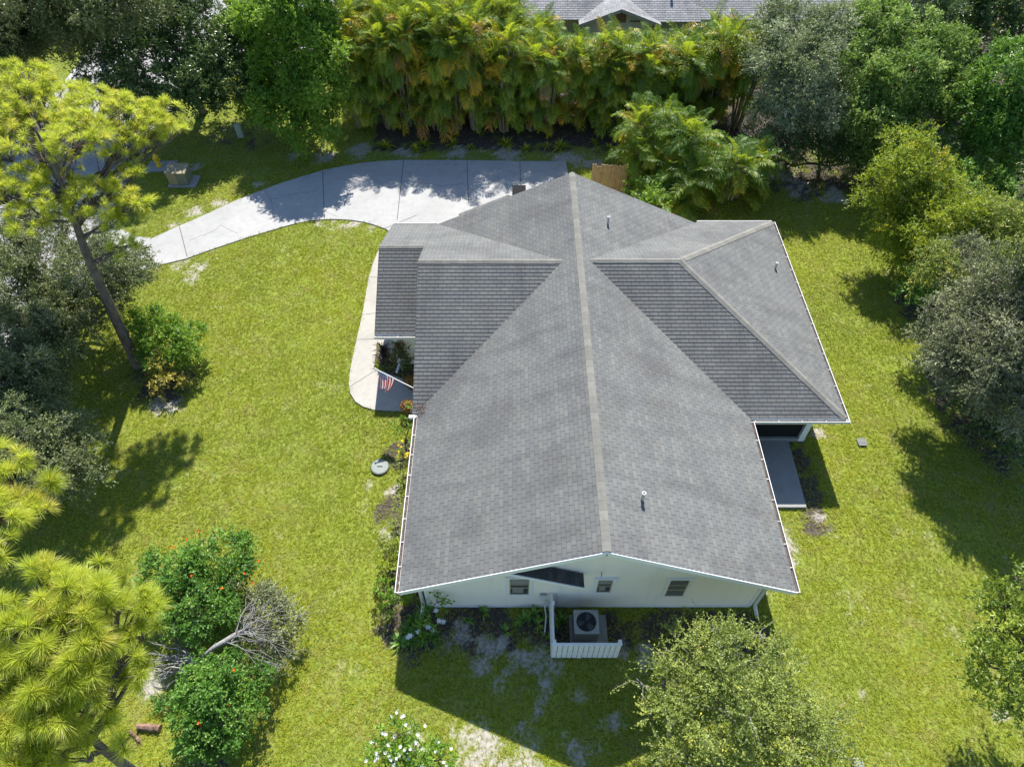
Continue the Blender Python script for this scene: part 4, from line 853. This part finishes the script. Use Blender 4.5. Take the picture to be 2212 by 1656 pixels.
flower_shrub('green shrub with few orange blossoms below the fallen grey branch', (465, 1600), [(455,1475,1.45,.8),(470,1525,1.6,1.0),(430,1520,1.4,.85),(505,1475,1.4,.8),(450,1590,1.0,.8),(510,1550,1.1,.6),(430,1600,.8,.5)], 44, 9)
flower_shrub('bush covered in white blossoms at the bottom edge', (870, 1660), [(862,1585,1.3,.5),(895,1620,1.0,.6),(835,1630,.9,.5),(950,1640,.7,.4),(880,1655,.7,.6)], 45, 70, 'fl_white', .06, 6, 'lf_bright', sp=.05)
flower_shrub('small green plant with large white blossoms by the left front corner', (930, 1350), [(930,1330,.7,.28),(945,1300,1.0,.24),(915,1355,.4,.25),(900,1375,.3,.25)], 46, 5, 'fl_white', .10, 6, 'lf_bright', sp=.04, pts=[(923,1352,.5),(948,1340,.8),(935,1360,.4),(958,1342,.7),(942,1318,.9)])
LW = dict(ll=.075, lw=.04, dens=46, sl=.25, nl=10, up=.4)
tree('hedge_bush', 'yellow green clipped bush against the left wall', 'shrub', W(848, 1250), [(838,1200,.85,.42),(845,1235,.8,.42),(832,1225,.6,.38),(850,1190,.7,.3)], 'lf_yellow', 'bark_brown', 51, .03, stems=3, **LW)
tree('hedge_bush', 'light green leafy bush at the front left corner of the house', 'shrub', W(845, 1310), [(835,1275,.85,.42),(850,1300,.75,.42),(865,1290,.9,.35),(838,1305,.5,.3)], 'lf_bright', 'bark_brown', 52, .03, stems=3, **{**LW, 'll': .11, 'dens': 26})
tree('straggly_bush', 'thin straggly bush with bare twigs along the left wall', 'shrub', W(860, 1150), [(850,1130,.7,.35),(840,1165,.6,.35),(862,1090,.6,.3),(870,1180,.7,.3)], 'lf_olive', 'bark_grey', 53, .025, stems=4, **{**LW, 'dens': 12, 'twig': .9})
t = tree('yellow_bush', 'yellow blossomed bush beside the entry by the left wall', 'shrub', W(875, 960), [(868,930,.85,.36),(878,965,.8,.36),(890,905,1.0,.3),(895,880,1.1,.22)], 'lf_bright', 'bark_brown', 54, .03, stems=3, **{**LW, 'dens': 30})
flowers(t, hrand([(at(868,930,.85), .36), (at(878,965,.8), .36)], np.random.default_rng(5), 12), 'fl_yellow', np.random.default_rng(6), .06, 4, .04)
tree('straggly_bush', 'dull dark bush between the round lid and the left wall', 'shrub', W(872, 1020), [(868,1000,.5,.32),(875,1035,.5,.3)], 'lf_olive', 'bark_brown', 55, .025, stems=3, **LW)
tree('croton_bush', 'upright dark leaved bush against the pale garage wall', 'shrub', W(868, 800), [(865,762,1.0,.33),(872,785,.6,.3),(858,775,.8,.22),(866,745,1.25,.2)], 'lf_croton', 'bark_grey', 56, .03, stems=4, ll=.15, lw=.07, dens=28, sl=.25, nl=8)
tree('low_bush', 'bright green bush below the palm clump behind the roof', 'shrub', (7.4, 28.6), [(1395,428,1.2,.8),(1420,440,1.0,.8),(1370,415,.8,.6)], 'lf_bright', 'bark_brown', 57, .05, stems=3, ll=.13, lw=.06, dens=16, sl=.4, nl=10)
def mum(u, v, z, label, seed):
    p = at(u, v, z); t = thing('potted_mum', label, 'potted plant', (p[0], p[1], .05)); rng = np.random.default_rng(seed)
    mb = MB(); mb.lathe((p[0], p[1], .05), [(.12, 0), (.17, .26), (.185, .26), (.185, .3), (.15, .3)], 16); mb.build('pot', M['rust'], t)
    mb = MB(); k = 900; d = nrm(rng.normal(size=(k, 3))); d = d[d[:, 2] > -.3]; P = np.array([p[0], p[1], .46])+d*np.array([.27, .27, .22])*rng.uniform(.8, 1.05, (len(d), 1))
    mb.quads(leafq(P, nrm(np.cross(d, rng.normal(size=d.shape))+d*.3), nrm(d+rng.normal(size=d.shape)*.3), np.full(len(d), .06), np.full(len(d), .045)), rng.random(len(d))); mb.build('bloom', M['lf_mum'], t)
mum(886, 822, .5, 'orange mum in a pot by the flag pole end of the entry', 3); mum(880, 876, .5, 'orange mum in a pot at the lower corner of the entry slab', 4)
def rosette(name, label, cat, base, n, L, mat, seed, wd=.05, z0=.1, el=(.2, 1.2), group=None, h=0.0):
    rng = np.random.default_rng(seed); t = thing(name, label, cat, (base[0], base[1], 0), group); mb = MB()
    for i in range(n):
        a = rng.uniform(0, 2*PI); e = rng.uniform(*el); l = L*rng.uniform(.7, 1.15); d = np.array([math.cos(a)*math.cos(e), math.sin(a)*math.cos(e), math.sin(e)]); s = np.array([-math.sin(a), math.cos(a), 0])
        c = np.array([base[0], base[1], z0+rng.uniform(0, h)]); p1 = c+d*l*.5; p2 = c+d*l+np.array([0, 0, -l*.28]); ti = rng.random()
        mb.quads([[c-s*wd*.3, c+s*wd*.3, p1+s*wd*.5, p1-s*wd*.5], [p1-s*wd*.5, p1+s*wd*.5, p2+s*wd*.08, p2-s*wd*.08]], ti)
    mb.build('leaves', M[mat], t); return t
b = at(832, 775); rosette('spiky_plant', 'dark purple spiky plant at the corner of the entry bed', 'plant', b, 110, .55, 'lf_ti', 61, .05, .1, (.1, 1.3), h=.5)
g_ = 'small ferns in the front left bed'
f0 = rosette('fern', 'small green fern in the shaded bed at the front left corner', 'fern', (0, 0), 26, .42, 'lf_green', 62, .06, .03, (.2, 1.1), g_)
for i, (u, v) in enumerate([(895,1338),(912,1325),(880,1365),(905,1358),(920,1372),(890,1385),(935,1378),(865,1390)]):
    p = at(u, v); s = .8+.3*((i*37) % 10)/10
    if i == 0: f0.location = (p[0], p[1], 0)
    else: dup(f0, (p[0], p[1], 0), i*1.3, (s, s, s))
g_ = 'low leafy plants along the foot of the palm hedge'
h0 = rosette('bromeliad', 'low leafy plant in the litter at the foot of the palm hedge', 'plant', (0, 0), 40, .7, 'lf_yellow', 63, .07, .03, (.2, 1.2), g_)
rr = random.Random(9)
for i in range(14):
    p = (-7+i*1.25+rr.uniform(-.5, .5), 34.9+rr.uniform(-.4, .5)); s = rr.uniform(.6, 1.2)
    if i == 0: h0.location = (*p, 0)
    else: dup(h0, (*p, 0), rr.uniform(0, 6), (s, s, s))
g_ = 'tufty plants in the bare soil by the front wall'
w0 = rosette('weed', 'small weedy tuft in the bare soil before the front wall', 'plant', (0, 0), 22, .28, 'lf_green', 64, .04, .02, (.2, 1.1), g_)
for i, (u, v) in enumerate([(1010,1340),(1045,1325),(1150,1330),(1170,1335),(1160,1350),(1210,1345),(1215,1325),(1090,1365),(1130,1340),(1180,1372)]):
    p = at(u, v)
    if i == 0: w0.location = (p[0], p[1], 0)
    else: dup(w0, (p[0], p[1], 0), i*2.1, (1+.3*(i % 3),)*3)

# palms -----------------------------------------------------------------
def frond(mb, rach, c, az, el, L, droop, age, rng, ll=.47, lw=.042, npair=20, width=1.0):
    n = 9; P = [np.array(c, float)]; e = el; a = az; pts = [P[0]]; dirs = []
    for i in range(n):
        d = np.array([math.cos(a)*math.cos(e), math.sin(a)*math.cos(e), math.sin(e)]); dirs.append(d); pts.append(pts[-1]+d*L/n); e -= droop/n*(0.5+1.2*i/n)
    pts = np.array(pts); dirs = np.array(dirs+[dirs[-1]])
    if rach is not None: rach.tube(pts, np.linspace(.022, .005, n+1), 4)
    t = np.linspace(.16, .99, npair); x = t*n; i0 = np.minimum(x.astype(int), n-1); fr = (x-i0)[:, None]
    base = pts[i0]*(1-fr)+pts[i0+1]*fr; D = nrm(dirs[i0])
    S = nrm(np.cross(D, np.array([0, 0, 1.0])+1e-3)); U = nrm(np.cross(S, D))
    prof = np.sin(np.clip(t*1.02, 0, 1)*PI*.86+.22)*.9+.12
    for sg in (-1, 1):
        l = (ll*prof*rng.uniform(.85, 1.1, npair))[:, None]
        v = nrm(S*sg*width*rng.uniform(.8, 1.1, (npair, 1))+D*.62+U*.5+rng.normal(0, .07, (npair, 3)))
        m = base+v*l*.55; tp = base+v*l*.95+np.array([0, 0, -1])*l*.34
        wv = nrm(np.cross(v, U))*lw*.5; ti = np.clip(age+rng.normal(0, .05, npair), 0, 1)
        mb.quads(np.stack([base-wv*.5, base+wv*.5, m+wv, m-wv], 1), ti); mb.quads(np.stack([m-wv, m+wv, tp+wv*.1, tp-wv*.1], 1), ti)
def areca(seed, H, nst, label, group, skirt=True, nf=9, spread=.75, ya=0.0):
    rng = np.random.default_rng(seed); t = thing('areca_palm', label, 'palm', (0, 0, 0), group); fo, st = MB(), MB()
    for s in range(nst):
        a = 2*PI*s/nst+rng.normal(0, .3); h = H*(rng.uniform(.72, 1.0) if s < nst*.5 else rng.uniform(.15, .75)); rd = spread*rng.uniform(.3, 1)
        top = np.array([math.cos(a)*rd, math.sin(a)*rd, h])
        st.tube([np.array([top[0]*.35, top[1]*.35, -.05]), np.array([top[0]*.6, top[1]*.6, h*.5]), top], [.06, .05, .04], 6)
        for i in range(nf):
            az = a+i*2.4+rng.normal(0, .3); old = i/(nf-1); age = np.clip(.10-ya*.4+(.34-ya)*old+rng.normal(0, .20-ya*.5)+(.3 if rng.random() < .14*old+.04 else 0), 0, 1)
            frond(fo, st, top+np.array([0, 0, -.25*old]), az, 1.45-1.2*old+rng.normal(0, .1), rng.uniform(1.15, 1.75), .9+1.7*old, age, rng)
    if skirt:      # old fronds hanging low around the clump
        for i in range(nst*2):
            az = rng.uniform(0, 2*PI); h = H*rng.uniform(.12, .8); c = np.array([math.cos(az)*.5, math.sin(az)*.5, h])
            age = np.clip(.36+rng.normal(0, .13)+(.3 if rng.random() < .14 else 0), 0, 1)
            frond(fo, st, c, az+rng.normal(0, .4), rng.uniform(.1, .9), rng.uniform(1.1, 1.6), 2.0+rng.uniform(0, .8), age, rng, lw=.055)
    fo.build('fronds', M['palm'], t); st.build('stem', M['bark_palm'], t, True); return t
GH = 'areca palms in the tall hedge behind the driveway'; LH = 'feathery green and orange areca palm in the tall hedge behind the driveway'
protos = [areca(70+i, 5.0, 10, LH, GH) for i in range(6)]
hp = []; rr = random.Random(21)
x = -8.6
while x < 13.2: hp.append((x+rr.uniform(-.3, .3), 36.9+rr.uniform(-.35, .45))); x += 1.35
x = -8.2
while x < 13.0: hp.append((x+rr.uniform(-.4, .4), 38.8+rr.uniform(-.4, .4))); x += 1.55
x = -9
while x < 2.5: hp.append((x+rr.uniform(-.4, .4), 40.6+rr.uniform(-.4, .4))); x += 1.8
for i, (x, y) in enumerate(hp):
    q = min(1, max(0, (x+1.5)/3.5)); q2 = min(1, max(0, (x-9.6)/1.5))
    h = (6.1*(1-q)+4.8*q)*(1-q2)+5.3*q2
    if y > 38: h *= 1.0-.12*q
    s = h/5.0*rr.uniform(.93, 1.05); sx = rr.uniform(.95, 1.15)
    if i < 6: o = protos[i]; o.location = (x, y, 0); o.rotation_euler = (0, 0, rr.uniform(0, 6.28)); o.scale = (sx, sx, s)
    else: dup(protos[i % 6], (x, y, 0), rr.uniform(0, 6.28), (sx, sx, s))
pc = []
for i in range(4):
    pc.append(areca(170+i, 3.2, 12, 'x', 'x', True, 10, .95, .13))
GC = 'areca palms in the clump right of the wood fence'
for i, (x, y, h, lb) in enumerate([(6.9, 31.9, 3.3, 'leftmost areca palm of the sunlit clump right of the wood fence'), (9.0, 31.2, 3.2, 'middle areca palm of the sunlit clump behind the roof'), (11.4, 30.4, 2.7, 'rightmost areca palm of the sunlit clump with golden upper fronds'), (8.3, 29.4, 2.2, 'lowest front areca palm of the sunlit clump close behind the roof')]):
    o = pc[i]; o.location = (x, y, 0); o.rotation_euler = (0, 0, 1.7*i+.4); o.scale = (1.12, 1.12, h/3.2); o['label'] = lb; o['group'] = GC
def banana(label, base, H, seed, n=7):
    rng = np.random.default_rng(seed); t = thing('banana_plant', label, 'banana plant', (base[0], base[1], 0)); mb, st = MB(), MB()
    st.tube([(base[0], base[1], 0), (base[0], base[1], H*.55)], [.12, .08], 8)
    for i in range(n):
        a = 2*PI*i/n+rng.normal(0, .3); e = rng.uniform(.5, 1.2); c = np.array([base[0], base[1], H*.55]); L = H*rng.uniform(.45, .7); m = 7; pts = [c]
        for k in range(m): pts.append(pts[-1]+np.array([math.cos(a)*math.cos(e), math.sin(a)*math.cos(e), math.sin(e)])*L/m); e -= .26
        pts = np.array(pts); st.tube(pts[:4], .03, 5); S = np.array([-math.sin(a), math.cos(a), 0]); ti = rng.random()
        wv = [.05, .22, .34, .38, .36, .3, .2, .03]
        for k in range(m):
            for sg in (-1, 1):
                mb.quads([[pts[k], pts[k+1], pts[k+1]+S*sg*wv[k+1]+np.array([0, 0, .1*wv[k+1]]), pts[k]+S*sg*wv[k]+np.array([0, 0, .1*wv[k]])]], ti+rng.normal(0, .1))
    mb.build('leaves', M['banana'], t); st.build('stem', M['lf_green'], t)
banana('banana plant with pale broad leaves above the yellow shrubs', W(2050, 400), 3.2, 81); banana('banana plant with dark upright leaves at the right edge', W(2150, 470), 2.8, 82); banana('banana plant deep in the upper right thicket', W(2090, 240), 4.2, 83, 9)
def fanpalm(label, base, H, seed, n=26, L=2.2):
    rng = np.random.default_rng(seed); t = thing('feather_palm', label, 'palm', (base[0], base[1], 0)); fo, st = MB(), MB()
    st.tube([(base[0], base[1], 0), (base[0], base[1], H)], [.2, .15], 8)
    for i in range(n): frond(fo, st, (base[0], base[1], H), i*2.4, 1.3-1.4*i/n, L*rng.uniform(.85, 1.1), 1.3, np.clip(.1+.3*rng.random(), 0, 1), rng, .5, .05, 26)
    fo.build('fronds', M['palm'], t); st.build('trunk', M['bark_palm'], t)
fanpalm('dark feather palm at the top edge right of the neighbour roof', at(1880, 20, 4.0)[:2], 4.0, 84); fanpalm('bright feather palm in the top right corner', at(2190, 60, 4.5)[:2], 4.5, 85, 22)
fanpalm('golden palm at the right edge between olive shrub and banana plant', at(2200, 455, 1.6)[:2], 1.6, 86, 24, 1.6)

# pines -------------------------------------------------------------------
def tuft(mb, c, ax, rng, n, L, wd, ti):
    d = nrm(rng.normal(size=(n, 3))+ax*1.0); m = d@ax > -.05; d = d[m]; n = len(d)
    l = (L*rng.uniform(.75, 1.1, n))[:, None]; b = c-ax*.05+d*.02; e = b+d*l+np.array([0, 0, -1])*l*.12; md = b+d*l*.55
    s = nrm(np.cross(d, rng.normal(size=(n, 3))))*wd*.5
    mb.quads(np.stack([b-s*.6, b+s*.6, md+s, md-s], 1), np.clip(ti+rng.normal(0, .1, n), 0, .97)); mb.quads(np.stack([md-s, md+s, e+s*.15, e-s*.15], 1), np.clip(ti+.1+rng.normal(0, .1, n), 0, .97))
def pine(label, axis, tr, blobs, seed, L, n, wd, spacing, dn=.6):
    """axis: trunk points; blobs: (u,v,z,rx m,rz m) cloud layers of needle tufts"""
    rng = np.random.default_rng(seed); t = thing('pine_tree', label, 'tree', (axis[0][0], axis[0][1], 0)); fo, br = MB(), MB()
    A = np.array(axis, float); k = len(A); rad = np.linspace(tr, tr*.14, k)
    tt = np.linspace(0, k-1, k*4); Ai = np.column_stack([np.interp(tt, np.arange(k), A[:, q]) for q in range(3)])
    br.tube(Ai, np.interp(tt, np.arange(k), rad), 12)
    zs = A[:, 2]
    for (u, v, z, r, rz) in blobs:
        c = at(u, v, z); zb = np.clip(z-.35*math.hypot(c[0]-np.interp(z, zs, A[:, 0]), c[1]-np.interp(z, zs, A[:, 1]))-.3, zs[0]+1, zs[-1])
        s = np.array([np.interp(zb, zs, A[:, q]) for q in range(3)])
        bp = limb(br, s, c-np.array([0, 0, rz*.6]), .055, .03, rng, .1, 7, 6)
        K = max(3, int(4*PI*r*r/(spacing**2)*dn))
        d = nrm(rng.normal(size=(K*2, 3))); d = d[d[:, 2] > -.45][:K]
        tips = c+d*np.array([r, r, rz])*rng.uniform(.62, 1.0, (len(d), 1))
        for q, dd in zip(tips, d):
            ax = nrm(dd*.8+np.array([0, 0, .75])+rng.normal(0, .4, 3)); sz = rng.uniform(.6, 1.12); tuft(fo, q, ax, rng, int(n*sz), L*sz, wd, .97 if rng.random() < .04 else np.clip(.5+rng.normal(0, .22), 0, .9))
            if rng.random() < .8: limb(br, bp[rng.integers(3, 7)], q-ax*.02, .018, .009, rng, -.1, 4, 4)
    fo.build('needles', M['needle'], t); br.build('trunk', M['bark_pine'], t, True); return t
pine('tall pine with a leaning trunk and broad bright crown at the upper left', [(-15.55,18.75,-.05),(-15.35,18.75,2),(-15.1,18.75,4),(-14.85,18.75,6),(-14.65,18.9,7.4),(-14.6,19.2,8.6),(-14.7,19.5,9.6),(-14.8,19.7,10.3)], .22,
     [(20,215,9.9,1.46,.5),(110,215,9.7,1.34,.5),(200,240,9.7,1.34,.5),(290,255,9.2,1.12,.5),(350,250,9.1,0.90,.5),(60,290,9.5,1.34,.5),(170,300,9.7,1.12,.5),(260,300,8.9,0.90,.4),(370,285,8.7,0.56,.35),(30,400,8.7,1.12,.45),(110,410,8.5,1.01,.45),(200,430,8.1,1.01,.45),(270,390,8.0,0.84,.4),(290,440,7.7,0.67,.35),(60,470,8.1,0.78,.4),(130,350,8.5,0.78,.35),(240,480,7.3,0.56,.35),(-60,260,9.7,1.57,.5),(-60,400,8.7,1.34,.5),(270,350,8.3,0.56,.3),(40,170,10.3,1.01,.4),(290,520,6.5,0.39,.25),(250,545,6.3,0.34,.25),(330,280,8.7,0.56,.35)], 91, .30, 110, .012, .38, .48)
_pb = lambda u, v, z: tuple(at(u, v, z))
pine('large pine crown with long needles at the lower left corner', [(-6.5,2.3,-.05),(-6.45,2.3,4),_pb(300,1675,8.5),_pb(220,1615,10),_pb(150,1545,10.8),_pb(120,1500,11.3)], .13,
     [(130,1290,12,.45,.3),(200,1270,11.9,.45,.3),(70,1250,12.1,.35,.25),(270,1290,11.6,.4,.25),(310,1310,11.4,.3,.22),(230,1350,11.6,.5,.3),(150,1370,11.9,.5,.3),(60,1370,12,.5,.3),(0,1330,12.1,.4,.3),(300,1370,11.2,.35,.25),(260,1430,11.2,.4,.25),(190,1430,11.5,.5,.3),(100,1450,11.7,.5,.3),(20,1450,11.8,.5,.3),(290,1450,10.9,.25,.2),(170,1510,11.2,.45,.3),(80,1530,11.4,.5,.3),(0,1550,11.5,.5,.3),(240,1500,10.8,.3,.2),(200,1570,10.6,.3,.2),(110,1600,11,.4,.25),(30,1620,11.2,.45,.3),(180,1640,10.4,.3,.2),(270,1590,10,.25,.2),(-40,1480,11.8,.5,.3),(90,1670,10.9,.4,.25)], 92, .27, 230, .0065, .30, .5)
pine('pine reaching in with a few bright needle tufts at the left edge', [(-14.5,6.2,-.05),(-13,6.1,4),(-11,6,8),(-9.6,5.9,10.5),(-8.9,5.8,11.8)], .13,
     [(30,990,12.3,.3,.2),(95,1060,12.0,.22,.2),(40,1080,12.1,.3,.25),(10,1120,12.2,.3,.2),(80,1110,12,.25,.2),(5,1170,12.2,.25,.2),(-30,1040,12.3,.4,.25),(20,1030,12.2,.2,.2),(-70,1100,12.3,.5,.3),(-60,1000,12.3,.5,.3)], 93, .27, 230, .0065, .30, .5)
# fallen branch, logs ------------------------------------------------------
def fallen():
    p = at(480, 1410, .3); rng = np.random.default_rng(95); t = thing('fallen_branch', 'fallen grey oak limb with bare roots and a leafy end between the flowering shrubs', 'branch', (p[0], p[1], 0)); br, fo = MB(), MB()
    Q = [at(*q) for q in [(545,1372,1.5),(525,1362,1.7),(505,1372,1.8),(485,1385,1.85),(465,1396,1.8),(448,1410,1.6),(430,1425,1.2),(415,1430,.8)]]
    br.tube(Q, [.04, .06, .075, .08, .075, .06, .045, .035], 8)
    for i in range(26):
        a = rng.uniform(0, 1); s = Q[6]*(1-a)+Q[7]*a; e = at(rng.uniform(325, 400), rng.uniform(1385, 1490), rng.uniform(.1, 1.1)); P = limb(br, s, e, .024, .008, rng, .35, 7, 5)
        for j in range(2): limb(br, P[4], P[6]+rng.normal(0, .22, 3), .014, .006, rng, .1, 4, 4)
    for i in range(30):
        s = Q[rng.integers(0, 4)]; e = at(rng.uniform(520, 660), rng.uniform(1270, 1450), rng.uniform(.3, 1.6)); P = limb(br, s, e, .015, .005, rng, .35, 6, 4)
        for j in range(4): limb(br, P[rng.integers(2, 6)], P[5]+rng.normal(0, .3, 3), .009, .004, rng, .1, 4, 4)
    crown(fo, br, [(at(*q[:3]), q[3], .8) for q in [(560,1310,1.1,.7),(610,1340,.9,.6),(590,1400,.7,.6),(530,1270,1.2,.5),(640,1350,.6,.4),(520,1430,.6,.5),(385,1375,.7,.35)]], rng, .07, .04, 60, .35, 10, twig=.35, twr=.005)
    br.build('limb', M['deadwood'], t, True); fo.build('leaves', M['lf_grey'], t)
fallen()
def log(label, a, b, r0, seed, group=None):
    rng = np.random.default_rng(seed); pa, pb = at(*a), at(*b); n = 7; tt = np.linspace(0, 1, n)[:, None]; P = pa+(pb-pa)*tt+rng.normal(0, .015, (n, 3)); mb = MB(); mb.tube(P, r0*rng.uniform(.75, 1.2, n), 8)
    for i in range(5): q = P[rng.integers(0, n)]; mb.tube([q, q+(pb-pa)*.25+rng.normal(0, .05, 3)], [r0*.3, .008], 5)
    o = mb.build('log', M['rust'], None, False, origin=tuple(P[3])); tag(o, label, 'log', group)
log('thick split reddish log on the grass under the lower left pine', (295,1567,.08), (345,1572,.08), .10, 3); log('thin reddish stick below the thick split log', (282,1578,.05), (300,1598,.05), .045, 4)
# gravel leaf on the lawn: small white stone at the bottom edge
rng = np.random.default_rng(12); p = at(1853, 1650, .05); mb = MB(); mb.lathe((p[0], p[1], -.03), [(.14, 0), (.19, .06), (.16, .13), (.07, .17)], 9); tag(mb.build('stone', M['patio'], None, True, origin=(p[0], p[1], 0)), 'small white stone at the bottom edge beside the young tree', 'stone')

# ------------------------------------------------------------------ grass
def grass():
    rng = np.random.default_rng(77)
    n = 400000; Yv = rng.uniform(2.5, 33.5, n); hw_ = 15.2+(Yv-3.9)*.47; X = rng.uniform(-1, 1, n)*hw_
    keep = rng.random(n) < hw_/29.5*1.25
    X, Yv = X[keep], Yv[keep]
    x2 = rng.uniform(-33, -8, 30000); y2 = rng.uniform(33, 48, 30000); X = np.concatenate([X, x2]); Yv = np.concatenate([Yv, y2])
    bad = np.zeros(len(X), bool)
    jx = X+rng.normal(0, .05, len(X)); jy = Yv+rng.normal(0, .05, len(X))
    for q in (DRIVE, WALK, PATIO, STREET): bad |= inpoly(jx, jy, q)
    bad |= inpoly(X, Yv, HOUSE)
    cl = fbm(X*2.2+3, Yv*2.2+1, 3); wr = fbm(X*.8+53, Yv*.8+21, 5)
    s = f_sand(X, Yv); d = f_dirt(X, Yv); pr = np.clip(1-1.0*s, .12, 1)*np.clip(1-.75*d, .25, 1)*np.clip(.55+.9*(cl-.2), .25, 1)
    pr *= np.clip(1.25-3.2*np.clip(wr-.52, 0, 1), .25, 1); bad |= rng.random(len(X)) > pr
    X, Yv = X[~bad], Yv[~bad]; N = len(X); nb = 4
    ix = np.repeat(np.arange(N), nb); B = len(ix)
    h = rng.uniform(.035, .085, N)[ix]*rng.uniform(.7, 1.2, B); a = rng.uniform(0, 2*PI, B); lean = rng.uniform(.5, 2.4, B); wd = rng.uniform(.009, .018, B)
    b = np.column_stack([X[ix]+rng.normal(0, .022, B), Yv[ix]+rng.normal(0, .022, B), np.where(inpoly(X, Yv, DRIVE) | inpoly(X, Yv, WALK), .03, -.012)[ix]])
    D = np.column_stack([np.cos(a)*lean, np.sin(a)*lean, np.ones(B)]); D = nrm(D); S = np.column_stack([-np.sin(a), np.cos(a), np.zeros(B)])*wd[:, None]
    tp = b+D*(h*1.4)[:, None]; mb = MB(); ti = np.clip(rng.normal(.5, .16, N)[ix]+rng.normal(0, .12, B), 0, 1)
    mb.quads(np.stack([b-S*.7, b+S*.7, tp+S*.25], 1), ti)
    t = NT('grass_blade'); n1 = t.noise(.28, 4, .6); n2 = t.noise(1.6, 4, .6); n3 = t.noise(.22, 3)
    c = t.ramp(t.attr('tint'), [(0, (.10, .13, .010)), (.4, (.31, .345, .022)), (.8, (.45, .465, .045)), (1, (.58, .52, .18))])
    c = t.mix(t.mapr(n1, .42, .68, 0, .5), c, (.45, .44, .03)); c = t.mix(t.mapr(n2, .47, .68, 0, .75), c, (.47, .385, .16)); n5 = t.noise(.6, 5, .7); c = t.mix(t.mapr(n5, .52, .7, 0, .6), c, (.21, .25, .025)); n6 = t.noise(5, 3, .6); c = t.mix(t.mapr(n6, .5, .75, 0, .22), c, (.16, .2, .03)); c = t.mix(t.mapr(n3, .42, .6, 0, .5), c, (.19, .27, .03))
    bs = t.bsdf(c, .6, 0, .2); tr = t.n('ShaderNodeBsdfTranslucent'); t.L(t.mix(.4, c, (.68, .70, .06)), tr.inputs[0]); mx = t.n('ShaderNodeMixShader'); mx.inputs[0].default_value = .4
    t.L(bs.outputs[0], mx.inputs[1]); t.L(tr.outputs[0], mx.inputs[2])
    tag(mb.build('lawn_grass', t.end(mx)), 'short sunlit green lawn grass around the house', 'grass', kind='stuff')
grass()
